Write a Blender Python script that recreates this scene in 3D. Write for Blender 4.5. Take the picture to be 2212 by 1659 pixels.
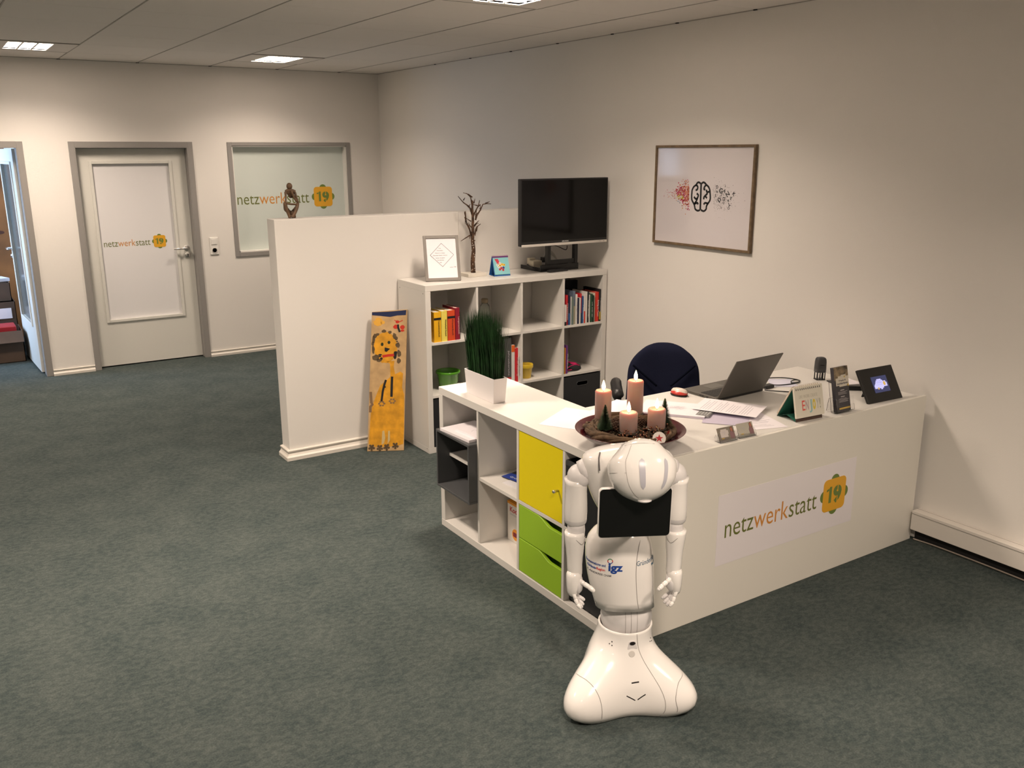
import bpy, math, random
import numpy as np
from mathutils import Matrix, Vector
random.seed(7)
R = math.radians
C = bpy.context.scene.collection
for o in list(bpy.data.objects): bpy.data.objects.remove(o)
S = bpy.context.scene

# ------------------------------------------------------------------ camera
cd = bpy.data.cameras.new('camera'); cam = bpy.data.objects.new('camera', cd); C.objects.link(cam)
cd.sensor_width = 36; cd.lens = 1922.5/2212*36; cd.clip_start = .05
yaw, pit, rol = -.5766, -.2552, -.0025
fw = Vector((math.sin(-yaw)*math.cos(pit), math.cos(yaw)*math.cos(pit), math.sin(pit)))
r0 = Vector((math.cos(yaw), math.sin(yaw), 0)); u0 = r0.cross(fw)
rr = r0*math.cos(rol)+u0*math.sin(rol); uu = -r0*math.sin(rol)+u0*math.cos(rol)
cam.matrix_world = Matrix(((rr.x,uu.x,-fw.x,-2.091),(rr.y,uu.y,-fw.y,-2.437),(rr.z,uu.z,-fw.z,1.926),(0,0,0,1)))
S.camera = cam
# ------------------------------------------------------------------ world, lights, exposure
w = bpy.data.worlds.new('world'); S.world = w; w.use_nodes = True
w.node_tree.nodes['Background'].inputs[0].default_value = (.6,.55,.5,1)
w.node_tree.nodes['Background'].inputs[1].default_value = .02
S.view_settings.view_transform = 'Standard'; S.view_settings.look = 'None'
S.view_settings.exposure = 0.88; S.view_settings.gamma = 1; S.view_settings.use_curve_mapping = False
ZC = 2.69
WARM = (1, .82, .665)
def area(name, loc, sx, sy, power, color=WARM, spread=134, rot=(0,0,0)):
    l = bpy.data.lights.new(name, 'AREA'); l.shape = 'RECTANGLE'; l.size = sx; l.size_y = sy
    l.energy = power; l.color = color; l.spread = R(spread)
    o = bpy.data.objects.new(name, l); C.objects.link(o); o.location = loc; o.rotation_euler = rot; return o
LAMPS = [(-1.277,5.345,21),(.598,5.345,13),(.598,1.595,22),(-1.277,1.595,30),(-3.15,5.345,17),(-3.15,1.595,23),
         (.598,-2.155,20),(-1.277,-2.155,43),(-3.15,-2.155,3)]
for x,y,p in LAMPS:
    seen=(x,y) in ((-1.277,5.345),(.598,5.345),(.598,1.595))
    area('lamp_light', (x,y,ZC+.0145 if seen else ZC-.006), .27, .47, p*(1.15 if seen else .85))
    area('lamp_scatter', (x,y,ZC-.004), .27, .47, p*.15, spread=176)
area('daylight', (-3.35,7.2,1.6), 1.2, 1.2, 30, (.50,.70,1), 115, (0,R(-78),R(6)))

# ------------------------------------------------------------------ materials
MATS = {}
def mat(name, col, rough=.5, metal=0, spec=.5, coat=0, emit=None, es=0, bump=0, bscale=200, var=0, vscale=8, sss=0, trans=0, ior=1.45, alpha=1):
    if name in MATS: return MATS[name]
    m = bpy.data.materials.new(name); m.use_nodes = True; nt = m.node_tree; b = nt.nodes['Principled BSDF']
    b.inputs['Base Color'].default_value = (*col, 1); b.inputs['Roughness'].default_value = rough
    b.inputs['Metallic'].default_value = metal; b.inputs['Specular IOR Level'].default_value = spec
    b.inputs['Coat Weight'].default_value = coat; b.inputs['Coat Roughness'].default_value = .08
    b.inputs['IOR'].default_value = ior
    if sss: b.inputs['Subsurface Weight'].default_value = sss; b.inputs['Subsurface Radius'].default_value = (.05,.016,.010); b.inputs['Subsurface Scale'].default_value = 1
    if trans: b.inputs['Transmission Weight'].default_value = trans
    if emit: b.inputs['Emission Color'].default_value = (*emit,1); b.inputs['Emission Strength'].default_value = es
    if alpha < 1: b.inputs['Alpha'].default_value = alpha
    if bump or var:
        tc = nt.nodes.new('ShaderNodeTexCoord')
    if bump:
        n = nt.nodes.new('ShaderNodeTexNoise'); n.inputs['Scale'].default_value = bscale; n.inputs['Detail'].default_value = 3
        bp = nt.nodes.new('ShaderNodeBump'); bp.inputs['Strength'].default_value = bump; bp.inputs['Distance'].default_value = .002
        nt.links.new(tc.outputs['Object'], n.inputs['Vector']); nt.links.new(n.outputs['Fac'], bp.inputs['Height']); nt.links.new(bp.outputs['Normal'], b.inputs['Normal'])
    if var:
        n = nt.nodes.new('ShaderNodeTexNoise'); n.inputs['Scale'].default_value = vscale; n.inputs['Detail'].default_value = 4
        cr = nt.nodes.new('ShaderNodeValToRGB')
        cr.color_ramp.elements[0].position = .3; cr.color_ramp.elements[1].position = .7
        cr.color_ramp.elements[0].color = (*[max(0,c*(1-var)) for c in col],1); cr.color_ramp.elements[1].color = (*[min(1,c*(1+var)) for c in col],1)
        nt.links.new(tc.outputs['Object'], n.inputs['Vector']); nt.links.new(n.outputs['Fac'], cr.inputs['Fac']); nt.links.new(cr.outputs['Color'], b.inputs['Base Color'])
    MATS[name] = m; return m

wall_m = mat('wall_paint', (.82,.79,.75), .85, spec=.2, bump=.25, bscale=350)
ceil_m = mat('ceiling_tile', (.84,.80,.76), .95, spec=.1, bump=.3, bscale=300)
rail_m = mat('ceiling_rail', (.42,.39,.36), .6)
dark_gap = mat('dark_gap', (.02,.02,.02), .9)
white_f = mat('white_foil', (.71,.69,.655), .32, spec=.45, bump=.04, bscale=60)
part_m = mat('partition_white', (.76,.735,.70), .7, spec=.3, bump=.12, bscale=250)
door_m = mat('door_white', (.72,.71,.66), .45)
steel_paint = mat('grey_frame_paint', (.30,.285,.27), .45)
alu = mat('brushed_aluminium', (.72,.70,.68), .32, 1)
frost = mat('frosted_glass', (.66,.72,.68), .35, spec=.5)
frost2 = mat('frosted_door_glass', (.80,.79,.80), .4, spec=.4)
white_pl = mat('white_plastic', (.82,.80,.76), .3)
black_pl = mat('black_plastic', (.012,.012,.013), .4)
screen_m = mat('black_screen', (.004,.004,.004), .12, spec=.28)
charcoal = mat('charcoal_board', (.075,.078,.082), .4)
bin_m = mat('dark_bin', (.016,.017,.020), .55, bump=.2, bscale=120)
yellow_m = mat('yellow_door', (.84,.70,.004), .4)
green_m = mat('green_drawer', (.32,.55,.03), .38)
olive = mat('olive_print', (.145,.165,.035), .5)
orange = mat('orange_print', (.62,.26,.045), .5)
badge_o = mat('badge_orange', (.78,.40,.025), .45)
badge_g = mat('badge_green', (.15,.22,.045), .5)
sticker_m = mat('sticker_white', (.84,.80,.83), .3)
paper_m = mat('paper_white', (.84,.80,.84), .7)
ink = mat('ink_grey', (.18,.17,.19), .7)
ink_l = mat('ink_light', (.5,.47,.52), .7)
blackink = mat('ink_black', (.01,.01,.012), .6)
wood_fr = mat('walnut_frame', (.17,.115,.065), .5, var=.25, vscale=30)
navy = mat('navy_fabric', (.008,.010,.028), .9, spec=.2, bump=.5, bscale=500)
rob_w = mat('robot_white', (.90,.875,.85), .16, coat=.6)
rob_g = mat('robot_soft_grey', (.70,.68,.68), .42)
seam_m = mat('seam_grey', (.30,.28,.27), .5)
glass_m = mat('clear_acrylic', (.95,.95,.95), .03, trans=1, ior=1.2)
laptop_m = mat('laptop_grey', (.115,.108,.095), .38, .5)
key_m = mat('laptop_keys', (.03,.03,.03), .5)
bowl_m = mat('dark_red_lacquer', (.070,.004,.008), .22, coat=.5)
wax = mat('pink_wax', (.37,.25,.22), .5, sss=.85)
twig = mat('twig_brown', (.10,.06,.032), .9, var=.6, vscale=25, bump=.6, bscale=150)
cone_m = mat('cone_brown', (.07,.035,.02), .9, var=.4, vscale=40)
grass_m = mat('grass_green', (.012,.055,.012), .6, var=.6, vscale=18)
def col(name, c, rough=.5, **k): return mat(name, c, rough, **k)

def floor_mat():
    m = bpy.data.materials.new('needle_felt_carpet'); m.use_nodes = True; nt = m.node_tree; b = nt.nodes['Principled BSDF']
    N = nt.nodes.new; L = nt.links.new
    tc = N('ShaderNodeTexCoord')
    def noise(s, d=4, sc=None, dist=0):
        n = N('ShaderNodeTexNoise'); n.inputs['Scale'].default_value = s; n.inputs['Detail'].default_value = d; n.inputs['Distortion'].default_value = dist
        if sc:
            mp = N('ShaderNodeMapping'); mp.inputs['Scale'].default_value = sc; mp.inputs['Rotation'].default_value = (0,0,.5)
            L(tc.outputs['Object'], mp.inputs['Vector']); L(mp.outputs['Vector'], n.inputs['Vector'])
        else: L(tc.outputs['Object'], n.inputs['Vector'])
        return n
    def ramp(n, p0, p1, c0, c1):
        r = N('ShaderNodeValToRGB'); e = r.color_ramp.elements
        e[0].position = p0; e[1].position = p1; e[0].color = (*c0,1); e[1].color = (*c1,1); L(n.outputs['Fac'], r.inputs['Fac']); return r
    def mix(a, bb, fac, mode='MIX'):
        x = N('ShaderNodeMix'); x.data_type = 'RGBA'; x.blend_type = mode
        if isinstance(fac, float): x.inputs[0].default_value = fac
        else: L(fac, x.inputs[0])
        L(a, x.inputs[6])
        if isinstance(bb, tuple): x.inputs[7].default_value = (*bb,1)
        else: L(bb, x.inputs[7])
        return x.outputs[2]
    base = ramp(noise(4.5,6), .36,.64, (.044,.060,.060), (.074,.090,.086))
    sp = ramp(noise(34,5,(1,1.5,1),.5), .38,.64, (.037,.051,.052), (.088,.104,.097))
    c1 = mix(base.outputs['Color'], sp.outputs['Color'], .5)
    fine = ramp(noise(150,2), .35,.7, (.65,.65,.65), (1.3,1.28,1.25))
    c2 = mix(c1, fine.outputs['Color'], .55, 'MULTIPLY')
    fl = ramp(noise(55,2,None,.6), .66,.74, (0,0,0), (.6,.6,.6))
    c3 = mix(c2, (.095,.108,.10), fl.outputs['Color'])
    dk = ramp(noise(70,2,(1,2.2,1),.3), .66,.72, (0,0,0), (1,1,1))
    c4 = mix(c3, (.05,.064,.064), dk.outputs['Color'])
    L(c4, b.inputs['Base Color']); b.inputs['Roughness'].default_value = .95; b.inputs['Specular IOR Level'].default_value = .12
    bp = N('ShaderNodeBump'); bp.inputs['Strength'].default_value = .6; bp.inputs['Distance'].default_value = .003
    L(noise(220,3).outputs['Fac'], bp.inputs['Height']); L(bp.outputs['Normal'], b.inputs['Normal'])
    return m

# ------------------------------------------------------------------ mesh builder
class MB:
    def __init__(s): s.v=[]; s.f=[]; s.mi=[]
    def add(s, vs, fs, M=None, mi=0):
        n=len(s.v)
        s.v += [tuple(M@Vector(p)) for p in vs] if M is not None else [tuple(p) for p in vs]
        s.f += [tuple(i+n for i in f) for f in fs]; s.mi += [mi]*len(fs); return s
    def box(s,x0,x1,y0,y1,z0,z1,M=None,mi=0):
        return s.add([(x0,y0,z0),(x1,y0,z0),(x1,y1,z0),(x0,y1,z0),(x0,y0,z1),(x1,y0,z1),(x1,y1,z1),(x0,y1,z1)],
          [(0,3,2,1),(4,5,6,7),(0,1,5,4),(1,2,6,5),(2,3,7,6),(3,0,4,7)],M,mi)
    def loft(s,rings,cap=True,M=None,mi=0,closed=True):
        n=len(rings[0]); vs=[p for r in rings for p in r]; fs=[]
        for i in range(len(rings)-1):
            for j in range(n if closed else n-1):
                k=(j+1)%n; fs.append((i*n+j,i*n+k,(i+1)*n+k,(i+1)*n+j))
        if cap: fs += [tuple(range(n-1,-1,-1)), tuple(range((len(rings)-1)*n,len(rings)*n))]
        return s.add(vs,fs,M,mi)
    def lathe(s,prof,n=28,M=None,mi=0,cap=True):
        return s.loft([[(r*math.cos(2*math.pi*j/n),r*math.sin(2*math.pi*j/n),z) for j in range(n)] for r,z in prof],cap,M,mi)
    def tube(s,pts,r,n=8,M=None,mi=0,flat=1):
        pts=[Vector(p) for p in pts]; rings=[]; prev=None
        for i,p in enumerate(pts):
            t=(pts[min(i+1,len(pts)-1)]-pts[max(i-1,0)]).normalized()
            if prev is None: a=t.orthogonal().normalized()
            else: a=(prev-t*prev.dot(t)).normalized()
            prev=a; b=t.cross(a); q=r[i] if hasattr(r,'__len__') else r
            rings.append([tuple(p+(a*math.cos(2*math.pi*j/n)+b*math.sin(2*math.pi*j/n)*flat)*q) for j in range(n)])
        return s.loft(rings,True,M,mi)
    def ball(s,c,rad,n=16,M=None,mi=0):
        rx,ry,rz = rad if hasattr(rad,'__len__') else (rad,)*3
        rings=[]
        for i in range(n//2+1):
            a=-math.pi/2+math.pi*i/(n//2); q=max(math.cos(a),.02)
            rings.append([(c[0]+rx*q*math.cos(2*math.pi*j/n),c[1]+ry*q*math.sin(2*math.pi*j/n),c[2]+rz*math.sin(a)) for j in range(n)])
        return s.loft(rings,True,M,mi)
    def prism(s,poly,d0,d1,M=None,mi=0):
        # polygon in local x,z ; extruded along y from d0 (front) to d1
        n=len(poly); vs=[(x,d0,z) for x,z in poly]+[(x,d1,z) for x,z in poly]
        fs=[tuple(range(n)),tuple(range(2*n-1,n-1,-1))]+[(i,n+i,n+(i+1)%n,(i+1)%n) for i in range(n)]
        return s.add(vs,fs,M,mi)
    def text(s,body,x,z,width=None,height=None,y=0,M=None,mi=0,bold=0,align='L',dep=.0004,fn=None,shear=0):
        vs,fs,bb=textmesh(body,bold,shear)
        sx=sz=None
        if height: sz=height/bb[3]
        if width: sx=width/(bb[1]-bb[0])
        sx=sx or sz; sz=sz or sx
        wd=(bb[1]-bb[0])*sx; ox=x-bb[0]*sx-(wd/2 if align=='C' else wd if align=='R' else 0)
        P=[(ox+a*sx, y-(dep if c>0 else 0), z+b*sz) for a,b,c in vs]
        if fn: P=[fn(p) for p in P]
        return s.add(P,fs,M,mi)
    def build(s,name,mats,parent=None,smooth=False,bevel=0,sub=0,loc=None,rot=None,seg=2,label=None,kind=None):
        me=bpy.data.meshes.new(name); me.from_pydata(s.v,[],s.f)
        mats=mats if isinstance(mats,(list,tuple)) else [mats]
        for m in mats: me.materials.append(m)
        if len(mats)>1: me.polygons.foreach_set('material_index',s.mi)
        if smooth: me.polygons.foreach_set('use_smooth',[True]*len(me.polygons))
        me.update(); o=bpy.data.objects.new(name,me); C.objects.link(o)
        if parent: o.parent=parent
        if loc: o.location=loc
        if rot: o.rotation_euler=rot
        if bevel:
            b=o.modifiers.new('bevel','BEVEL'); b.width=bevel; b.segments=seg; b.limit_method='ANGLE'; b.angle_limit=R(40)
            if smooth or seg>1: me.polygons.foreach_set('use_smooth',[True]*len(me.polygons)); b.harden_normals=True
        if sub: q=o.modifiers.new('sub','SUBSURF'); q.levels=sub; q.render_levels=sub
        if label: o['label']=label
        if kind: o['kind']=kind
        return o
_tc={}
def textmesh(body,bold,shear=0):
    k=(body,bold,shear)
    if k in _tc: return _tc[k]
    cu=bpy.data.curves.new('tmp','FONT'); cu.body=body; cu.size=1; cu.offset=bold; cu.extrude=.01; cu.resolution_u=3; cu.shear=shear
    o=bpy.data.objects.new('tmp',cu); C.objects.link(o); dg=bpy.context.evaluated_depsgraph_get()
    me=bpy.data.meshes.new_from_object(o.evaluated_get(dg))
    vs=[tuple(v.co) for v in me.vertices]; fs=[tuple(p.vertices) for p in me.polygons]
    xs=[v[0] for v in vs]; ys=[v[1] for v in vs]
    # height measured for 'x' style scaling: use full top
    bb=(min(xs),max(xs),min(ys),max(ys))
    bpy.data.objects.remove(o); bpy.data.curves.remove(cu); bpy.data.meshes.remove(me)
    _tc[k]=(vs,fs,bb); return _tc[k]
def thing(name,label,cat,loc=(0,0,0),rz=0,group=None,rot=None):
    o=bpy.data.objects.new(name,None); C.objects.link(o); o.empty_display_size=.05
    o.location=loc; o.rotation_euler=rot if rot else (0,0,rz); o['label']=label; o['category']=cat
    if group: o['group']=group
    return o
def tag(o,label,cat,group=None):
    o['label']=label; o['category']=cat
    if group: o['group']=group
    return o
def struct(o): o['kind']='structure'; return o
def circle(cx,cz,r,n=20,rz=None): return [(cx+r*math.cos(2*math.pi*i/n),cz+(rz or r)*math.sin(2*math.pi*i/n)) for i in range(n)]
def rrect(x0,x1,z0,z1,r,n=5):
    p=[]
    for cx,cz,a in ((x1-r,z0+r,-90),(x1-r,z1-r,0),(x0+r,z1-r,90),(x0+r,z0+r,180)):
        p+=[(cx+r*math.cos(R(a+90*i/n)),cz+r*math.sin(R(a+90*i/n))) for i in range(n+1)]
    return p
def homog(src,dst):
    A=[];b=[]
    for (x,y),(X,Y) in zip(src,dst):
        A.append([x,y,1,0,0,0,-X*x,-X*y]);b.append(X); A.append([0,0,0,x,y,1,-Y*x,-Y*y]);b.append(Y)
    h=np.append(np.linalg.solve(np.array(A,float),np.array(b,float)),1).reshape(3,3)
    def f(p):
        q=h@np.array([p[0],p[1],1.]); return (q[0]/q[2],q[1]/q[2])
    return f
def stroke(mb,pts,w,y,f=None,mi=0,dep=.0004):
    # flat painted line through 2D points
    P=[Vector(f(p) if f else p) for p in pts]; L_=[];R_=[]
    for i,p in enumerate(P):
        t=(P[min(i+1,len(P)-1)]-P[max(i-1,0)]); t=t.normalized() if t.length>1e-9 else Vector((1,0)); n=Vector((-t.y,t.x))*(w[i] if hasattr(w,'__len__') else w)/2
        L_.append(p+n); R_.append(p-n)
    for i in range(len(P)-1):
        q=[R_[i],R_[i+1],L_[i+1],L_[i]]; mb.prism([tuple(a) for a in q],y-dep,y,mi=mi)
def smoothpts(pts,n=6):
    out=[]
    for i in range(len(pts)-1):
        p0=pts[max(i-1,0)];p1=pts[i];p2=pts[i+1];p3=pts[min(i+2,len(pts)-1)]
        for k in range(n):
            t=k/n
            out.append(tuple(.5*((2*p1[c])+(-p0[c]+p2[c])*t+(2*p0[c]-5*p1[c]+4*p2[c]-p3[c])*t*t+(-p0[c]+3*p1[c]-3*p2[c]+p3[c])*t**3) for c in range(len(p1))))
    out.append(tuple(pts[-1])); return out

# ------------------------------------------------------------------ room shell
XR=1.955; YB=6.262; XL=-5.2; YF=-5.0
struct(MB().box(XL,XR+.1,YF,9.0,-.05,0).build('floor',floor_mat()))
# back wall with door and window openings
wb=MB(); T=.14
D1=(-2.35,-1.362,1.975); D2=(-.925,.020,1.975); WN=(.423,1.573,.990,1.988)
wb.box(XL,D1[0],YB,YB+T,0,ZC+.1); wb.box(D1[0],D1[1],YB,YB+T,D1[2],ZC+.1); wb.box(D1[1],D2[0],YB,YB+T,0,ZC+.1)
wb.box(D2[0],D2[1],YB,YB+T,D2[2],ZC+.1); wb.box(D2[1],WN[0],YB,YB+T,0,ZC+.1)
wb.box(WN[0],WN[1],YB,YB+T,0,WN[2]); wb.box(WN[0],WN[1],YB,YB+T,WN[3],ZC+.1); wb.box(WN[1],XR+.1,YB,YB+T,0,ZC+.1)
struct(wb.build('wall_back',wall_m))
struct(MB().box(XR,XR+.1,YF,YB,0,ZC+.1).build('wall_right',wall_m))
struct(MB().box(XL-.1,XL,YF,YB,0,ZC+.1).build('wall_left',wall_m))
struct(MB().box(XL,XR+.1,YF-.1,YF,0,ZC+.1).build('wall_front',wall_m))
# small room behind the open door
sr=MB(); sr.box(-3.6,-3.5,YB+T,8.4,0,2.6); sr.box(-1.30,-1.2,YB+T,8.4,0,2.6)
struct(sr.build('wall_store_sides',wall_m))
struct(MB().box(-3.6,-1.2,YB+T,8.5,2.6,2.7).build('ceiling_store',wall_m))
pine=mat('orange_pine',(.23,.085,.022),.55,var=.35,vscale=3)
pw=MB()
pw.box(-3.6,-1.2,8.42,8.5,0,2.6)
pwall=struct(pw.build('wall_store_back',pine))
for i in range(8):
    a=-3.5+i*.28; MB().box(a+.003,a+.277,8.40,8.42,0,2.6).build('plank',pine,pwall,bevel=.003)
kn=MB()
for x,z,r in ((-1.55,1.9,.02),(-1.47,1.66,.03),(-1.58,1.52,.02),(-1.5,1.35,.035),(-1.62,1.25,.02),(-1.44,1.12,.03),(-1.52,.98,.02)):
    kn.prism(circle(x,z,r*1.2,12,r*.6),8.3975,8.3995)
kn.build('wood_knot',col('knot_dark',(.07,.02,.008),.6),pwall,kind='stuff')
# ceiling: slab plus tiles and rails
ceil=struct(MB().box(XL,XR+.1,YF,YB+T,ZC+.045,ZC+.12).build('ceiling',ceil_m))
xs=[XR-.419-.625*i for i in range(0,12)]; ys=[YB-1.232+.625-.625*i for i in range(0,18)]
xe=[XR]+xs; ye=[YB]+ys
lampcells=set()
for x,y,p in LAMPS:
    for i in range(len(xe)-1):
        for j in range(len(ye)-1):
            if xe[i+1]<x<xe[i] and ye[j+1]<y<ye[j]: lampcells.add((i,j))
tc_={}
for i in range(len(xe)-1):
    for j in range(len(ye)-1):
        if (i,j) in lampcells and xe[i+1]>-2 : continue
        if xe[i+1]<XL or ye[j+1]<YF: continue
        wx=xe[i]-xe[i+1]; wy=ye[j]-ye[j+1]; k=(round(wx,3),round(wy,3)); g=.0035; gy=.0015
        vis = -2.4<xe[i] and ye[j]>-.3
        if not vis: continue
        if k not in tc_:
            o=MB().box(g,wx-g,gy,wy-gy,0,.012).build('tile',ceil_m,ceil,bevel=.002,seg=1); tc_[k]=o.data; o.location=(xe[i+1],ye[j+1],ZC)
        else:
            o=bpy.data.objects.new('tile',tc_[k]); C.objects.link(o); o.parent=ceil; o.location=(xe[i+1],ye[j+1],ZC+random.uniform(0,.0006))
            b=o.modifiers.new('bevel','BEVEL'); b.width=.002; b.segments=1
# rest of ceiling behind the camera in one sheet
rest=MB(); rest.box(XL,XR,YF,ye[10],ZC+.002,ZC+.014); rest.box(XL,-2.84,ye[10],YB,ZC+.002,ZC+.014)
rest.build('tile_field',ceil_m,ceil,kind='stuff')
for x in xs[:7]:
    MB().box(x-.0035,x+.0035,-1,YB,ZC-.002,ZC+.02).build('rail',rail_m,ceil)
for k_,y in enumerate(ys[:9]):
    MB().box(XL+2.5,XR,y-.0015,y+.0015,ZC+.001,ZC+.02).build('cross_rail',rail_m,ceil)
cl=MB()
for x in xs[:6]: cl.box(x-.012,x+.012,YB-.012,YB-.001,ZC-.005,ZC+.001)
for y in ys[1:10]: cl.box(XR-.012,XR-.001,y-.012,y+.012,ZC-.005,ZC+.001)
cl.build('rail_clip',dark_gap,ceil)
ang=MB(); ang.box(XL+2,XR-.003,YB-.003,YB-.0005,ZC-.004,ZC+.012); ang.box(XR-.003,XR-.0005,-2,YB-.003,ZC-.004,ZC+.012)
ang.build('edge_trim',rail_m,ceil)
# luminaires in view
refl=mat('white_reflector',(.85,.83,.8),.3)
def luminaire(x,y,label,lit):
    t=thing('ceiling_light',label,'ceiling light',(x,y,ZC),group=None)
    tube_m=mat('tube_%d'%lit,(1,1,1),.5,emit=(1,.93,.85),es=lit)
    h=.3085; ax,ay=.145,.245
    f=MB(); f.box(-h,-ax,-h,h,-.004,.008); f.box(ax,h,-h,h,-.004,.008); f.box(-ax,ax,-h,-ay,-.004,.008); f.box(-ax,ax,ay,h,-.004,.008)
    f.build('frame',ceil_m,t)
    e=MB(); 
    for s in (-1,1): e.box(min(s*(h+.001),s*(h-.004)),max(s*(h+.001),s*(h-.004)),-h,h,-.0055,.008); e.box(-h,h,min(s*(h+.001),s*(h-.004)),max(s*(h+.001),s*(h-.004)),-.0055,.008)
    e.build('rim',rail_m,t)
    r=MB(); r.box(-ax,ax,-ay,ay,.036,.04); r.box(-ax-.002,-ax,-ay,ay,.0,.04); r.box(ax,ax+.002,-ay,ay,.0,.04); r.box(-ax,ax,-ay-.002,-ay,0,.04); r.box(-ax,ax,ay,ay+.002,0,.04)
    r.build('reflector',refl,t)
    for i in range(3):
        c=-ax+.0485+i*.0965
        MB().tube([(c,-ay+.01,.024),(c,ay-.01,.024)],.012,10).build('tube',tube_m,t,smooth=True)
    for i in range(2):
        c=-ax+.0967*(i+1); MB().box(c-.007,c+.007,-ay,ay,-.001,.034).build('divider',ceil_m,t)
    for j in range(6):
        c=-ay+.070*(j+1); MB().box(-ax,ax,c-.0012,c+.0012,0,.012).build('blade',refl,t)
luminaire(-1.277,5.345,'square louvred ceiling light shining above the open door at far left',3.5)
luminaire(.598,5.345,'square louvred ceiling light above the frosted window, dimmer than the left one',2)
luminaire(.598,1.595,'louvred ceiling light cut off by the top edge of the photo',3.5)

# door frames, doors
def door_frame(n,x0,x1,top,w=.046):
    f=MB(); y0=YB-.012; y1=YB+T
    f.box(x0-w,x0+.001,y0,YB-.001,0,top+w); f.box(x1-.001,x1+w,y0,YB-.001,0,top+w); f.box(x0,x1,y0,YB-.001,top-.001,top+w)
    f.box(x0,x0+.008,y0,y1,0,top); f.box(x1-.008,x1,y0,y1,0,top); f.box(x0,x1,y0,y1,top-.008,top)
    return f.build('door_frame',steel_paint,n,bevel=.003)
d2=struct(thing('door_2','','',(0,0,0))); del d2['label']; del d2['category']
door_frame(d2,D2[0],D2[1],D2[2])
lw0,lw1=D2[0]+.010,D2[1]-.010; ly0,ly1=YB+.075,YB+.115
gx0,gx1,gz0,gz1=-.795,-.140,.435,1.835
lf=MB(); lf.box(lw0,gx0,ly0,ly1,.012,1.963); lf.box(gx1,lw1,ly0,ly1,.012,1.963); lf.box(gx0,gx1,ly0,ly1,.012,gz0); lf.box(gx0,gx1,ly0,ly1,gz1,1.963)
lf.build('door_leaf',door_m,d2)
ml=MB(); m_=.022
for a in ((gx0-m_,gx0+.004,gz0-m_,gz1+m_),(gx1-.004,gx1+m_,gz0-m_,gz1+m_)): ml.box(a[0],a[1],ly0-.010,ly0-.0005,a[2],a[3])
for a in ((gz0-m_,gz0+.004),(gz1-.004,gz1+m_)): ml.box(gx0+.004,gx1-.004,ly0-.010,ly0-.0005,a[0],a[1])
ml.build('glazing_bead',door_m,d2,bevel=.003)
MB().box(gx0+.001,gx1-.001,ly0+.018,ly0+.026,gz0+.001,gz1-.001).build('door_glass',frost2,d2)
def handle(par,x,y,z,dirx,name='door_handle'):
    h=MB(); M=Matrix.Translation((x,y,z))@Matrix.Rotation(R(90),4,'X')
    h.lathe([(.026,0),(.026,.006),(.022,.009)],24,M)
    h.tube([(x,y-.008,z),(x,y-.045,z),(x+dirx*.01,y-.052,z),(x+dirx*.125,y-.052,z)],[.010,.010,.0098,.009],10)
    M2=Matrix.Translation((x+.006,y,z-.068))@Matrix.Rotation(R(90),4,'X')
    h.lathe([(.026,0),(.026,.006),(.022,.009)],24,M2)
    o=h.build(name,alu,par,smooth=True)
    k=MB(); k.prism(circle(x+.006,z-.062,.006,12),y-.0105,y-.009); k.box(x+.003,x+.009,y-.0105,y-.009,z-.082,z-.064)
    k.build('keyhole',blackink,o)
handle(d2,-.052,ly0,1.055,-1)
def logo(par,x,z,textw,y,frame=None):
    # x,z : left end of baseline ; text width ; facing -y
    M=frame
    words=[('netz',olive),('werk',orange),('statt',olive)]
    W=[]; 
    for wd,_ in words:
        vs,fs,bb=textmesh(wd,-.004); W.append(bb)
    tot=sum(b[1] for b in W)+0; s=textw/tot; px=x; H=1.22
    for (wd,m),bb in zip(words,W):
        g=MB(); vs,fs,_=textmesh(wd,-.004)
        g.add([(px+a*s,y-(.0005 if c>0 else 0),z+b*s*H) for a,b,c in vs],fs,M)
        g.build('lettering',m,par); px+=(bb[1]+.015)*s
    D=textw*.335; cx=x+textw*1.045+D/2; cz=z+textw*.075
    g=MB(); r=D*.15
    for dx,dz in ((0,1),(0,-1),(1,0),(-1,0)): g.prism(circle(cx+dx*D*.35,cz+dz*D*.35,r,20),y-.0004,y,M)
    g.build('badge_lobes',badge_g,par)
    g=MB(); q=D*.40; g.prism(rrect(cx-q,cx+q,cz-q,cz+q,D*.12),y-.0009,y,M); g.build('badge',badge_o,par)
    g=MB(); g.prism([(cx-D*.19,cz-D*.19),(cx-D*.10,cz-D*.19),(cx-D*.10,cz+D*.21),(cx-D*.17,cz+D*.21),(cx-D*.19,cz+D*.17)],y-.0013,y-.0009,M); g.prism([(cx-D*.28,cz+D*.10),(cx-D*.20,cz+D*.12),(cx-D*.20,cz+D*.18),(cx-D*.28,cz+D*.15)],y-.0013,y-.0009,M); g.text('9',cx-D*.04,cz-D*.19,height=D*.40,width=D*.30,y=y-.0009,M=M,bold=.05,dep=.0004)
    g.build('badge_number',badge_g,par)
    g=MB(); g.box(cx+D*.10,cx+D*.125,y-.0019,y-.0013,cz+D*.10,cz+D*.24,M); g.box(cx+D*.10,cx+D*.125,y-.0019,y-.0013,cz-D*.22,cz-D*.05,M)
    g.build('stencil_gap',badge_o,par)
logo(d2,-.768,1.100,.400,ly0+.0175)
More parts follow.
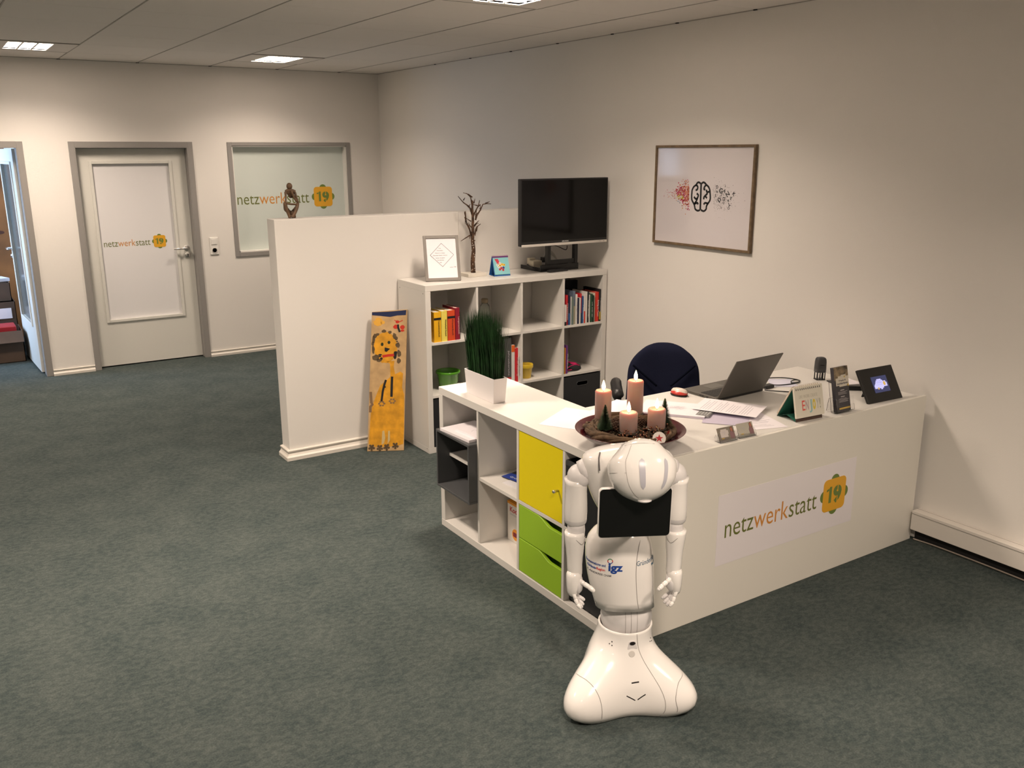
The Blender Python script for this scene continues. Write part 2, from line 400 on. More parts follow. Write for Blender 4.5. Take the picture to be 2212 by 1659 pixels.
# open door leading to the store room
d1=struct(thing('door_1','','',(0,0,0))); del d1['label']; del d1['category']
door_frame(d1,D1[0],D1[1],D1[2])
lfM=Matrix.Translation((D1[1]-.012,YB+T+.005,0))@Matrix.Rotation(R(92.5),4,'Z')
lf=MB(); L_=.92
lf.box(0,.16,-.02,.02,.012,1.963,lfM); lf.box(L_-.14,L_,-.02,.02,.012,1.963,lfM); lf.box(.16,L_-.14,-.02,.02,.012,.43,lfM); lf.box(.16,L_-.14,-.02,.02,1.835,1.963,lfM)
lf.build('door_leaf',door_m,d1,bevel=.003)
ml=MB()
for a,b_,c,d in ((.14,.165,.41,1.855),(L_-.145,L_-.12,.41,1.855),(.165,L_-.145,.41,.435),(.165,L_-.145,1.83,1.855)): ml.box(a,b_,.0205,.032,c,d,lfM)
ml.build('glazing_bead',door_m,d1,bevel=.003)
MB().box(.161,L_-.141,-.004,.004,.431,1.834,lfM).build('door_glass',mat('dim_glass',(.10,.105,.10),.2),d1)
hh=MB(); hh.tube([(L_-.06,.02,1.055),(L_-.06,.06,1.055),(L_-.075,.067,1.055),(L_-.18,.067,1.055)],.009,10,lfM)
hh.ball((L_-.06,.03,.985),(.02,.012,.02),12,lfM)
hh.build('door_handle',alu,d1,smooth=True)
# window_1 with frosted pane
wn=struct(thing('window_1','','',(0,0,0))); del wn['label']; del wn['category']
f=MB(); w_=.041; x0,x1,z0,z1=WN
f.box(x0-w_,x0,YB-.012,YB-.001,z0-w_,z1+w_*.8); f.box(x1,x1+w_,YB-.012,YB-.001,z0-w_,z1+w_*.8); f.box(x0,x1,YB-.012,YB-.001,z0-w_,z0); f.box(x0,x1,YB-.012,YB-.001,z1,z1+w_*.8)
f.build('window_frame',steel_paint,wn,bevel=.003)
f=MB(); f.box(x0,x0+.01,YB-.001,YB+.1,z0,z1); f.box(x1-.01,x1,YB-.001,YB+.1,z0,z1); f.box(x0,x1,YB-.001,YB+.1,z0,z0+.01); f.box(x0,x1,YB-.001,YB+.1,z1-.01,z1)
f.build('reveal',white_pl,wn)
MB().box(x0+.01,x1-.01,YB+.075,YB+.083,z0+.01,z1-.01).build('pane',frost,wn)
MB().box(x0,x1,YB+.1,YB+.11,z0,z1).build('backing',mat('dim_room',(.5,.52,.5),.9),wn)
logo(wn,.455,1.437,.725,YB+.0745)
# skirtings
skm=mat('skirting_cream',(.70,.66,.60),.4)
def skirt(name,pts,flip=1):
    # profile swept along straight run from a to b, protruding along normal n
    (ax,ay),(bx,by),(nx,ny)=pts; prof=[(0,0),(.020,0),(.020,.020),(.012,.028),(.009,.036),(.013,.046),(.013,.052),(0,.055)]
    m=MB(); rings=[[(p[0]+nx*d,p[1]+ny*d,z) for d,z in prof] for p in ((ax,ay),(bx,by))]
    m.loft(rings); return struct(m.build(name,skm))
skirt('baseboard_back_left',((D1[1]+.047,YB-.0005),(D2[0]-.047,YB-.0005),(0,-1)))
skirt('baseboard_back',((D2[1]+.047,YB-.0005),(XR-.02,YB-.0005),(0,-1)))
# wall switch and socket
sw=thing('wall_switch','white light switch with socket below, on wall beside the closed door','switch',(.186,YB-.0005,0))
MB().box(-.040,.040,-.010,0,.985,1.147).build('plate',white_pl,sw,bevel=.004)
MB().box(-.027,.027,-.0145,-.010,1.080,1.134).build('rocker',white_pl,sw,bevel=.002)
M=Matrix.Translation((0,-.010,1.025))@Matrix.Rotation(R(90),4,'X')
q=MB().lathe([(.026,0),(.026,.004),(.021,.004),(.020,-.004)],24,M).build('socket',mat('socket_shade',(.6,.57,.53),.4),sw,smooth=False)
MB().lathe([(.003,-.001),(.003,.001)],8,Matrix.Translation((.0085,-.0075,1.025))@Matrix.Rotation(R(90),4,'X')).lathe([(.003,-.001),(.003,.001)],8,Matrix.Translation((-.0085,-.0075,1.025))@Matrix.Rotation(R(90),4,'X')).build('pin_hole',blackink,q)
# partition (half-height wall)
PY=2.918; PH=1.532
MB_=MB(); MB_.box(-.322,XR-.001,PY,PY+.135,0,PH)
pt=struct(MB_.build('wall_partition',part_m,bevel=.004))
MB().box(.955,XR-.002,PY-.008,PY+.001,.9,PH-.001).build('cover_panel',part_m,pt)
prof=[(0,0),(.028,0),(.028,.022),(.018,.032),(.012,.044),(.018,.058),(.018,.064),(0,.068)]
m=MB(); path=[((-.322,PY+.135),(-1,0)),((-.322,PY),(-1,-1)),((.48,PY),(0,-1))]
m.loft([[(p[0]+n[0]*d,p[1]+n[1]*d,z) for d,z in prof] for p,n in path]); struct(m.build('baseboard_partition',skm))
# cable trunking on right wall
m=MB(); m.box(1.893,XR-.0005,-3.6,-.022,.063,.165); tr=struct(m.build('trim_1',mat('trunking_white',(.76,.72,.67),.4),bevel=.003))
MB().box(1.891,1.8935,-3.6,-.022,.150,.1515).box(XR-.018,XR-.0165,-3.6,-.022,.1648,.1658).build('lid_seam',seam_m,tr)
struct(MB().box(XR-.012,XR-.0005,-3.6,-.022,0,.062).build('gap_shade',dark_gap))  # near-black strip stands in for the shaded gap under the trunking
tag(MB().tube(smoothpts([(1.920,-.03,.006),(1.934,-.15,.006),(1.936,-.4,.006),(1.930,-.7,.006),(1.934,-1.2,.006)]),.004,6).build('cable',mat('cable_grey',(.50,.43,.37),.6),smooth=True),'thin grey cable lying on floor under the white cable trunking','cable')

# ------------------------------------------------------------------ cube shelving
def kallax(name,label,cols,rows,loc,rz,skip=()):
    t=thing(name,label,'shelf',loc,rz); W=cols*.335+(cols-1)*.016+.076; H=rows*.335+(rows-1)*.016+.076; D=.39
    MB().box(0,W,0,D,H-.038,H).build('top_board',white_f,t,bevel=.0015,seg=1)
    MB().box(.0,W,0,D,0,.038).build('bottom_board',white_f,t,bevel=.0015,seg=1)
    for a in (0,W-.038): MB().box(a,a+.038,.0003,D,.0382,H-.0382).build('side_panel',white_f,t,bevel=.0015,seg=1)
    for i in range(1,cols):
        a=.038+i*.351-.016; MB().box(a,a+.016,.003,D-.003,.0382,H-.0382).build('divider',white_f,t)
    for i in range(cols):
        for j in range(1,rows):
            if (i,j) in skip: continue
            a=.038+i*.351; z=.038+j*.351-.016
            MB().box(a+.0003,a+.3347,.003,D-.003,z,z+.016).build('shelf_board',white_f,t)
    return t,W,H
SX=.482; SY=2.518
ts,TW,TH=kallax('cube_shelf','tall white cube shelf of twelve cells standing against the partition',4,3,(SX,SY,0),0)
g=MB()
for x_,y_,z_ in ((-.0004,.03,1.06),(-.0004,.03,.03),(-.0004,.36,1.06)):
    g.lathe([(.004,-.0006),(.004,.0006)],10,Matrix.Translation((x_,y_,z_))@Matrix.Rotation(R(90),4,'Y'))
g.build('screw_cap',seam_m,ts,kind='stuff')
LX=0; LY=1.470
ls,LW,LH=kallax('low_cube_shelf','low white cube shelf with yellow door forming the left arm of the counter',4,2,(LX,LY,0),R(-90),skip={(0,1)})
def cell(i,j): return .038+i*.351,.038+j*.351
# inserts in the low shelf (local coordinates: x along front, y depth)
a,z=cell(2,1)
dr=MB().box(a+.002,a+.333,.004,.020,z+.002,z+.333).build('door',yellow_m,ls,bevel=.0015,seg=1)
MB().box(a+.002,a+.333,.02,.37,z+.002,z+.333).build('door_box',yellow_m,ls)
k=MB(); k.lathe([(.005,0),(.005,.016),(.0075,.018),(.0075,.027),(.006,.029)],14,Matrix.Translation((a+.305,.004,z+.145))@Matrix.Rotation(R(90),4,'X')); k.build('knob',alu,dr,smooth=True)
a,z=cell(2,0)
for q in range(2):
    zz=z+.003+q*.166; hgt=.162
    prof=[(a+.002,zz),(a+.333,zz),(a+.333,zz+hgt-.030)]+[(a+.333-.333*t_*.0-(.333*.45)*t_-.03, zz+hgt-.030+.030*(0.5-0.5*math.cos(math.pi*max(0,(t_-.35)/.65)))) for t_ in [i/10 for i in range(1,11)]]+[(a+.002,zz+hgt)]
    o=MB().prism(prof,.004,.020).build('drawer',green_m,ls,bevel=.0015,seg=1)
    MB().box(a+.004,a+.331,.022,.37,zz,zz+.10).build('drawer_box',green_m,o)
MB().box(a+.002,a+.333,.372,.376,z,z+.333).build('back_panel',dark_gap,ls)
for j,(nm,top) in enumerate((('lower',.318),('upper',.300))):
    a,z=cell(3,j)
    t=thing('storage_box','dark storage box filling the %s cell at the robot end of the counter'%nm,'box',(LX,LY,0),R(-90))
    m=MB(); y0=.004 if j==1 else .03
    m.box(a+.006,a+.329,y0,y0+.006,z+.0005,z+top); m.box(a+.006,a+.329,.36,.366,z+.0005,z+top); m.box(a+.006,a+.012,y0,.36,z+.0005,z+top); m.box(a+.323,a+.329,y0,.36,z+.0005,z+top); m.box(a+.006,a+.329,y0,.36,z+.0005,z+.008)
    m.build('body',bin_m,t,bevel=.002)
    MB().box(a+.008,a+.327,y0-.0015,y0-.0002,z+top-.022,z+top-.002).build('rim_band',mat('bin_rim',(.05,.052,.056),.35),t)
# grey insert box
gb=thing('insert_box','open charcoal box pushed into the end cell of the low shelf, sticking out','box',(LX-.045,1.427,.247),R(-90))
gw,gd,gh,tk=.331,.36,.308,.012
MB().box(0,gw,0,gd,gh-tk,gh).build('top_panel',charcoal,gb,bevel=.001,seg=1)
MB().box(0,gw,0,gd,0,tk).build('bottom_panel',charcoal,gb,bevel=.001,seg=1)
for x_ in (0,gw-tk): MB().box(x_,x_+tk,0,gd,tk+.0003,gh-tk-.0003).build('side_panel',charcoal,gb,bevel=.001,seg=1)
MB().box(tk+.0003,gw-tk-.0003,gd-.008,gd,tk+.0003,gh-tk-.0003).build('back_panel',charcoal,gb)
MB().box(tk+.0005,gw-tk-.0005,.07,gd-.009,gh*.50,gh*.50+.014).build('inner_shelf',white_f,gb)
def printlines(par,rows,x0,x1,y,h=.002,mt=None,M=None,jit=.3,kind=None):
    m=MB()
    for z in rows: m.box(x0,x1-random.random()*(x1-x0)*jit,y-.0003,y,z,z+h,M)
    return m.build('print_lines',mt or ink_l,par)
def sheet(name,label,cat,loc,rz,w,d,th,mt=None,lines=0,tilt=(0,0),group=None,inkm=None):
    t=thing(name,label,cat,loc,rz,group,rot=(tilt[0],tilt[1],rz))
    MB().box(-w/2,w/2,-d/2,d/2,0,th).build('sheet' if th<.002 else 'stack',mt or paper_m,t)
    if lines:
        m=MB()
        for i in range(lines):
            y=d/2-d*.12-i*(d*.8/lines); 
            if i%5==4: continue
            m.box(-w*.4,w*(.4-random.random()*.25),y-.0012,y+.0012,th,th+.0002)
        m.build('print_lines',inkm or ink_l,t)
    return t
sheet('paper_stack','larger white print stack lying on the charcoal insert box','papers',(.075,1.265,.5555),R(4),.215,.26,.013)
t=sheet('paper_stack','smaller white booklet stack lying on top of the larger stack','papers',(.085,1.215,.569),R(4),.15,.19,.011)
m=MB(); 
for i in range(9): 
    a=i*.12; m.box(-.045+.01*i,-.037+.01*i,-.03+.012*math.sin(i*.9)+.03,-.027+.012*math.sin(i*.9)+.03,.011,.0112)
m.build('print_marks',ink_l,t)
sheet('brochure','white brochure with dark corner, under the blue leaflet in the low shelf','brochure',(.17,.86,.3895),R(8),.20,.21,.003,mat('brochure_w',(.78,.77,.8),.3))
t=sheet('brochure','blue and black leaflet on the middle shelf of the counter','brochure',(.205,.925,.393),R(10),.19,.22,.003,mat('brochure_black',(.02,.022,.03),.25))
MB().box(-.095,-.03,-.11,.11,.003,.0033).build('blue_band',mat('brochure_blue',(.02,.05,.30),.3),t)
m=MB(); m.text('Gründerland',0,0,width=.14,height=.014,y=0); 
Mx=Matrix.Translation((-.075,.075,.0035))@Matrix.Rotation(R(-90),4,'Z')@Matrix.Rotation(R(-90),4,'X')
m2=MB(); m2.add(m.v,m.f,Mx); m2.build('lettering',mat('print_white',(.7,.75,.85),.4),t)
# film carton
kb=thing('carton','white carton with orange top and red lettering in the lower open cell','carton',(.150,1.052,.0385),R(-90))
MB().box(0,.235,0,.17,0,.205).build('carton_body',mat('carton_white',(.78,.74,.68),.5),kb,bevel=.001,seg=1)
MB().box(0,.235,0,.17,.2055,.2085).box(0,.235,-.0012,-.0002,.196,.2085).build('orange_top',mat('carton_orange',(.75,.30,.03),.5),kb)
MB().text('Kodak',.022,.158,width=.105,height=.026,y=-.0002,bold=.02).build('lettering',mat('print_red',(.55,.03,.04),.5),kb)
printlines(kb,(.147,.142),.022,.12,-.0002,.0018)
MB().prism(circle(.072,.045,.030,24),-.0008,-.0002).build('roundel',mat('carton_orange',(.75,.30,.03),.5),kb)
MB().box(.052,.095,-.0014,-.0009,.033,.056).build('roundel_mark',mat('print_maroon',(.2,.02,.03),.5),kb)

# ------------------------------------------------------------------ reception desk
dk=thing('reception_desk','white reception desk with a long front panel carrying the logo sticker','desk',(0,0,0))
DH=LH
MB().box(-.001,1.921,-.011,.005,0,DH).build('front_panel',mat('front_panel_white',(.80,.775,.71),.38,bump=.04,bscale=60),dk,bevel=.0012,seg=1)
MB().box(.391,1.886,.0055,.747,DH-.025,DH).build('worktop',white_f,dk,bevel=.0015,seg=1)
for x_ in (.42,1.845):
    for y_ in (.03,.69): MB().box(x_,x_+.035,y_,y_+.035,0,DH-.0255).build('leg',alu,dk)
st=MB().box(.508,1.410,-.0118,-.0112,.222,.543).build('sticker',sticker_m,dk)
logo(st,.548,.343,.592,-.0119)

# ------------------------------------------------------------------ things on and in the tall shelf
def book(x0,x1,y0,zb,h,d,cm,label,group,pm=None,text=None,tcol=None,band=None,tilt=0,serif=0):
    t=thing('book',label,'book',((x0+x1)/2,y0,zb+.0004),group=group,rot=(0,tilt,0)); w=(x1-x0-.0008)/2; c=min(.0018,w*.3)
    m=MB(); m.box(-w,w,0,c,0,h); m.box(-w,-w+c,c,d,0,h); m.box(w-c,w,c,d,0,h); m.build('cover',cm,t)
    MB().box(-w+c,w-c,c,d-.004,.003,h-.004).build('pages',pm or mat('book_pages',(.74,.68,.58),.8),t)
    if text:
        m=MB(); L=h*.55; tw=min(w*1.1,.011)
        m.text(text,0,0,width=L,height=tw,y=0,bold=.01)
        Mx=Matrix.Translation((tw/2,-.0003,h*.72))@Matrix.Rotation(R(90),4,'Y')
        m2=MB(); m2.add(m.v,m.f,Mx); m2.build('spine_text',tcol or blackink,t)
    if band:
        z0,z1,bm=band; MB().box(-w,w,-.0012,-.0001,h*z0,h*z1).build('spine_band',bm,t)
    return t
bc=lambda n,c: mat('cover_'+n,c,.4)
YW=(.80,.50,.02); 
G1='large reference books at the left end of the shelf'
book(.545,.597,2.53,.740,.196,.15,bc('yellow',(.78,.42,.015)),'thick golden yellow dictionary, leftmost book in the tall shelf',G1,text='Fremdwörterbuch',band=(.74,.81,blackink))
book(.599,.642,2.53,.740,.199,.15,bc('pale_yellow',(.80,.66,.12)),'pale yellow book between golden and orange-red dictionaries',G1,text='Wörterbuch Deutsch')
book(.645,.699,2.53,.740,.198,.16,bc('orange_red',(.62,.075,.02)),'thick orange-red dictionary with black spine band',G1,text='Wörterbuch',band=(.74,.81,blackink))
book(.702,.734,2.53,.740,.210,.17,bc('dark_red',(.26,.012,.03)),'dark red book right of the orange-red dictionary',G1,text='Langenscheidt',tcol=mat('spine_pale',(.6,.4,.4),.6))
book(.735,.744,2.54,.740,.18,.15,bc('black',(.015,.015,.018)),'thin black book beside the dark red one, nearest the glass bottle',G1)
G2='books and folders beside the grass plant'
book(1.075,1.135,2.532,.389,.318,.25,bc('grey',(.07,.072,.07)),'dark grey file box with red foot, behind the artificial grass',G2,band=(0,.13,mat('print_red',(.55,.03,.04),.5)),text='Jahresbericht',tcol=ink_l)
book(1.137,1.163,2.532,.389,.262,.19,bc('white',(.72,.69,.66)),'white book with orange spine top beside dark grey file box',G2,band=(.82,1,mat('spine_orange',(.75,.14,.02),.5)))
book(1.165,1.190,2.532,.389,.238,.19,bc('red',(.58,.02,.03)),'bright red book between two white ones, left of yellow pot',G2,text='Marketing',tcol=mat('spine_pale',(.6,.4,.4),.6))
book(1.191,1.204,2.532,.389,.240,.19,bc('white',(.72,.69,.66)),'slim white book against the divider left of the yellow pot',G2,text='Praxis Handbuch')
G3='row of mixed books in the top right cell'
rows=[(1.580,1.598,.148,'white','short white paperback leftmost in the top right cell'),
(1.599,1.617,.213,'red','red book second from the left in the top right cell'),
(1.619,1.636,.208,'navy','navy book just right of the leftmost red book in top right cell'),
(1.637,1.643,.20,'white','thin white booklet between the navy and grey-green books'),
(1.644,1.659,.198,'greygreen','grey-green book left of the tall slate-blue one'),
(1.661,1.681,.236,'slate','tall slate-blue book with beige lower spine'),
(1.682,1.698,.213,'white','white book right of the tall slate-blue one'),
(1.699,1.710,.186,'navy','narrow navy book between two white ones, mid row'),
(1.711,1.722,.186,'white','narrow white book left of the maroon and red one'),
(1.723,1.738,.213,'red','red book with dark foot in the middle of the top right cell'),
(1.739,1.753,.193,'blue','mid-blue book in the middle of the top right cell'),
(1.754,1.765,.205,'white','white book with red foot right of the mid-blue one'),
(1.766,1.779,.225,'white','tall white book directly left of the thick black one'),
(1.781,1.803,.222,'black','thick black book with white spine title, right of the tall white book'),
(1.804,1.811,.20,'white','thin white book between the thick black and green ones'),
(1.812,1.830,.203,'green','dark green book right of the thick black one'),
(1.831,1.843,.193,'darkgreen','blackish green book second of the two green ones'),
(1.845,1.859,.208,'cream','cream book left of the broad bright red one'),
(1.860,1.889,.213,'red2','broad bright red book near the right end of the top row'),
(1.891,1.906,.232,'black','tall black book with yellow spine foot, rightmost in the top right cell')]
cc={'white':(.72,.69,.66),'red':(.45,.02,.03),'navy':(.012,.015,.05),'greygreen':(.14,.19,.17),'slate':(.13,.17,.24),'blue':(.03,.10,.28),'black':(.015,.015,.018),'green':(.015,.07,.03),'darkgreen':(.01,.03,.02),'cream':(.68,.62,.5),'red2':(.65,.035,.02)}
for i,(a,b_,h,c,l) in enumerate(rows):
    bd=None
    if i==0: bd=(0,.18,bc('black',cc['black']))
    if i==2: bd=(0,.4,bc('blue',cc['blue']))
    if i==5: bd=(0,.55,bc('beige',(.42,.38,.27)))
    if i==9: bd=(0,.35,bc('navy',cc['navy']))
    if i==11: bd=(0,.42,bc('red2',cc['red2']))
    if i==19: bd=(.05,.3,bc('mustard',(.45,.33,.05)))
    tx={13:'Unternehmen',15:'Die Welt der',18:'Erfolg im Team',1:'Praxisbuch',19:'Handbuch',6:'Management',10:'Texten'}.get(i)
    book(a-.001,b_-.001,2.528+.004*((i*7)%4),.740,h,.16+.03*((i*5)%3)/2,bc(c,cc[c]),l,G3,text=tx,tcol=mat('spine_white',(.75,.75,.72),.6) if c not in('white','cream') else ink,band=bd)
fo=thing('folder','black folder standing behind the books of the top right cell','folder',(1.78,2.80,.7404))
MB().box(0,.115,0,.004,0,.268).box(0,.115,.02,.024,0,.268).box(0,.004,.004,.02,0,.268).build('cover',bc('black',cc['black']),fo); MB().box(.045,.114,.006,.018,.002,.255).build('pages',paper_m,fo)
G4='slim books beside the folded cloth'
book(1.578,1.585,2.532,.389,.185,.14,bc('green2',(.16,.33,.03)),'thin green book at the left of the cell with folded cloth',G4)
book(1.586,1.596,2.530,.389,.19,.14,bc('orange2',(.60,.20,.03)),'orange book beside the purple one, left of the folded cloth',G4)
book(1.597,1.612,2.528,.389,.205,.14,bc('purple',(.13,.03,.20)),'purple book leaning beside the folded pink and black cloth',G4,text='Wirtschaft',tcol=mat('spine_white',(.75,.75,.72),.6),tilt=0)
# folded cloth
fc=thing('folded_shirt','folded black cloth with pink edging lying in the shelf','cloth',(1.715,2.66,.3895))
m=MB(); rings=[]
for k in range(7):
    z=[0,.004,.016,.026,.032,.036,.037][k]; s=[.96,1,1.0,.98,.9,.7,.3][k]
    rings.append([(.095*s*math.cos(a_)*(1+.06*math.sin(3*a_)+.04*math.sin(7*a_+k)),.10*s*math.sin(a_)*(1+.05*math.cos(4*a_+k*.7)),z*(1-.25*math.cos(a_))) for a_ in [2*math.pi*j/40 for j in range(40)]])
m.loft(rings); m.build('cloth_body',mat('cloth_black',(.02,.02,.022),.9,bump=.5),fc,smooth=True)
pink=mat('cloth_pink',(.62,.02,.14),.8)
m=MB()
m.tube(smoothpts([(-.08,-.085,.020),(-.06,-.085,.032),(-.01,-.07,.036),(.03,-.06,.034),(.05,-.07,.026)]),.004,6)
m.tube(smoothpts([(-.08,.0,.046),(-.03,.02,.045),(.02,.0,.040),(.05,-.04,.033)]),.006,6)
m.tube(smoothpts([(-.085,-.085,.018),(-.07,-.096,.014),(-.04,-.098,.014)]),.003,6)
m.build('pink_edging',pink,fc,smooth=True)
m=MB().ball((.03,-.02,.035),(.022,.03,.010),14).build('pink_patch',pink,fc,smooth=True)
# pots
def pot(name,label,loc,r0_,r1_,h,m_,rimh):
    t=thing(name,label,'pot',loc)
    p=MB().lathe([(r0_,0),(r0_+(r1_-r0_)*.7,h-rimh),(r1_,h-rimh+.001),(r1_+.003,h-rimh+.004),(r1_+.003,h-.003),(r1_,h),(r1_-.006,h-.002),(r1_-.010,h-.02),(r0_-.006,.008)],36)
    p.build('pot_body',m_,t,smooth=False,bevel=.001,seg=1); 
    for f_ in t.children[0].data.polygons: f_.use_smooth=len(f_.vertices)==4
    return t
pot('flower_pot','empty wide green glossy flower pot in the shelf left of the grass',(.700,2.64,.3895),.058,.080,.125,mat('pot_green',(.08,.30,.015),.25,coat=.4),.018)
pot('flower_pot','small empty yellow flower pot in the shelf right of the grass',(1.300,2.60,.3895),.036,.050,.100,mat('pot_yellow',(.72,.50,.03),.3,coat=.3),.028)
# glass bottle
bt=thing('glass_bottle','clear glass bottle with broad stopper behind the grass','bottle',(1.078,2.78,.7404))
MB().lathe([(.040,0),(.043,.004),(.043,.08),(.040,.12),(.034,.15),(.030,.162),(.022,.166),(.0215,.178),(.019,.178),(.019,.165),(.031,.148),(.040,.08),(.040,.008)],28).build('glass_body',mat('bottle_glass',(.9,.93,.9),.05,trans=.92,ior=1.3),bt,smooth=True)
MB().lathe([(.018,.172),(.024,.179),(.024,.202),(.020,.205)],24).build('stopper',mat('stopper_cork',(.32,.26,.17),.6),bt,smooth=True)
# dark bins in the bottom row
for i,l in ((0,'dark grey storage bin in the bottom cell at the left end of the shelf'),(3,'dark grey storage bin with a handle slot, lower right cell of the tall shelf')):
    t=thing('storage_bin',l,'storage bin',(SX+.038+.351*i+.1675,SY+.004,.0385))
    m=MB(); w2=.163; H_=.325
    zs=H_-.075; 
    m.box(-w2,w2,0,.006,0,zs); m.box(-w2,-.05,0,.006,zs,zs+.03); m.box(.05,w2,0,.006,zs,zs+.03); m.box(-w2,w2,0,.006,zs+.03,H_)
    m.box(-w2,w2,.36,.366,0,H_); m.box(-w2,-w2+.006,.006,.36,0,H_); m.box(w2-.006,w2,.006,.36,0,H_); m.box(-w2,w2,.006,.36,0,.006)
    m.build('bin_body',bin_m,t)
    g=MB(); pts=rrect(-.050,.050,zs,zs+.030,.0149,6); g.tube([(a_,-.001,b_) for a_,b_ in pts+[pts[0]]],.0022,6); g.build('handle_rim',mat('bin_rim',(.05,.052,.056),.35),t,smooth=True)
# framed verse
SH=TH+.0003
fr=thing('picture_frame','grey framed verse in a diamond outline, leaning on the tall shelf','picture frame',(.571,2.678,SH+.001),rot=(R(-18.2),0,R(-19.5)))
fw_,fh_=.232,.298; b_=.019; gfm=mat('grey_photo_frame',(.22,.20,.18),.4)
m=MB(); m.box(0,b_,-.012,.0,0,fh_); m.box(fw_-b_,fw_,-.012,0,0,fh_); m.box(b_,fw_-b_,-.012,0,0,b_); m.box(b_,fw_-b_,-.012,0,fh_-b_,fh_); m.build('frame',gfm,fr,bevel=.001,seg=1)
MB().box(0,fw_,-.0118,.0,fh_,fh_+.001).build('top_edge',white_pl,fr)
MB().box(b_,fw_-b_,-.006,-.001,b_,fh_-b_).build('mat_board',paper_m,fr)
pr_=MB().box(b_+.022,fw_-b_-.018,-.0066,-.0061,b_+.02,fh_-b_-.016).build('print',mat('print_paper',(.82,.78,.83),.6),fr)
dm=MB(); cx,cz,q=.118,.170,.077
for a_,b2 in (((cx-q,cz),(cx,cz+q)),((cx,cz+q),(cx+q,cz)),((cx+q,cz),(cx,cz-q)),((cx,cz-q),(cx-q,cz))): stroke(dm,[a_,b2],.0024,-.0067)
dm.build('diamond_outline',ink,pr_)
m=MB()
for tx,wd,zz in (('Das',.014,.212),('Menschliche',.040,.197),('Mensch ist, dessen',.062,.181),('Menschen besser erkennt',.092,.165),('besser ist guter',.060,.149),('Verständnis',.044,.134),('macht',.016,.119),): m.text(tx,cx-.012,zz,width=wd,height=.0052,y=-.0067,align='C')
m.text('Luise 1798',.185,.086,width=.04,height=.006,y=-.0067,align='C',shear=.3)
m.build('verse_text',blackink,pr_)
MB().box(.10,.13,-.002,.001,-.17,0,Matrix.Rotation(R(18.2),4,'X')@Matrix.Translation((0,.062,.176))@Matrix.Rotation(R(20),4,'X')).build('easel_back',black_pl,fr)
# bare twig tree
tw=thing('twig_tree','bare brown decorative twig tree on a white wooden block','decoration',(.975,2.755,SH))
MB().box(-.072,.072,-.058,.058,0,.022).build('block_base',mat('white_wood',(.68,.64,.57),.6),tw,bevel=.002)
bark=mat('birch_bark',(.075,.038,.02),.85,var=.8,vscale=45,bump=.5)
m=MB(); rnd=random.Random(3)
trunk=[(0,0,.022),(-.003,0,.10),(.004,0,.17),(-.002,0,.24),(0,0,.30),(.002,0,.38),(-.001,0,.45),(.002,0,.50)]
m.tube(smoothpts(trunk),[.0165-.011*(i/42) for i in range(43)],10); m.build('trunk',bark,tw,smooth=True)
snow=MB()
for i in range(60):
    z=rnd.uniform(.03,.37); a_=rnd.uniform(0,6.28); rr_=.0165-.011*(z/.52)+.0008
    snow.ball((rr_*math.cos(a_),rr_*math.sin(a_),z),(.002,.002,rnd.uniform(.002,.006)),6)
snow.build('snow_flecks',mat('snow_fleck',(.7,.66,.6),.8),tw,kind='stuff')
s_=.52/ (1425-150); 
def T2(p,yy=0): return ((p[0]-930)*.000395, yy, (1425-p[1])*.000395+.022)
br=[[(905,800),(860,700),(815,630)],[(895,780),(850,640),(800,570),(760,480)],[(800,570),(815,480),(820,400),(838,440)],[(800,560),(745,375)],[(880,790),(795,830)],[(870,790),(760,890)],
[(965,800),(1010,700),(1050,660),(1140,620)],[(965,640),(1040,610),(1120,605)],[(1000,730),(1020,640)],[(965,885),(1040,885)],[(930,480),(905,350),(870,300),(800,250),(760,200),(720,145)],[(760,200),(745,160)],
[(900,400),(885,300),(920,280)],[(930,460),(940,300),(930,160),(865,95)],[(930,160),(870,110),(785,85)],[(960,260),(985,185)],[(920,220),(860,165)],[(940,480),(990,380),(1030,300),(1050,210)],[(985,540),(1010,460),(1070,370),(1110,280),(1180,270),(1250,275)],[(1185,270),(1205,235)],
[(1030,300),(965,285)],[(990,520),(975,440),(1030,400)],[(1000,480),(1055,400)],[(970,620),(985,540)],[(905,560),(870,515)],[(905,660),(880,620),(875,580)],[(1080,350),(1160,385)],[(880,340),(870,290)],[(850,640),(845,590)],[(960,430),(1010,380)],[(1040,320),(1045,280),(1010,330)]]
m=MB()
for i,b2 in enumerate(br):
    yy=rnd.uniform(-.05,.05); n=len(b2)
    P=[]
    for j,p in enumerate(b2):
        f_=j/(n-1); P.append(T2(p,yy*f_))
    w0=.0060 if n>3 else .0045
    m.tube(P,[w0*(1-.65*j/(n-1)) for j in range(n)],6)
    if i%2==0: m.ball(P[-1],.003,6)
m.build('branches',bark,tw,smooth=True)
# small desk calendar on shelf
def tent(t,w_,h_,tilt,depth,front,back_m,inner_m):
    pass
sc=thing('desk_calendar','small blue spiral desk calendar with flower picture on the tall shelf','calendar',(1.076,2.645,SH),R(-8.5))
w_,h_=.118,.138; ti=R(20); cb=mat('calendar_blue',(.02,.11,.33),.5)
Mf=Matrix.Rotation(-ti,4,'X'); dpt=2*h_*math.sin(ti); Mb=Matrix.Translation((0,dpt,0))@Matrix.Rotation(ti,4,'X')
MB().box(0,w_,0,.002,0,h_,Mf).build('front_board',cb,sc); MB().box(0,w_,-.002,0,0,h_,Mb).build('back_board',cb,sc)
MB().add([(0,.002,.001),(0,dpt-.002,.001),(w_,dpt-.002,.001),(w_,.002,.001)],[(0,1,2,3)]).build('foot_board',cb,sc)
pg=MB().box(.004,w_-.002,-.0045,-.0005,.010,h_-.004,Mf).build('page',mat('page_turquoise',(.22,.52,.56),.5),sc)
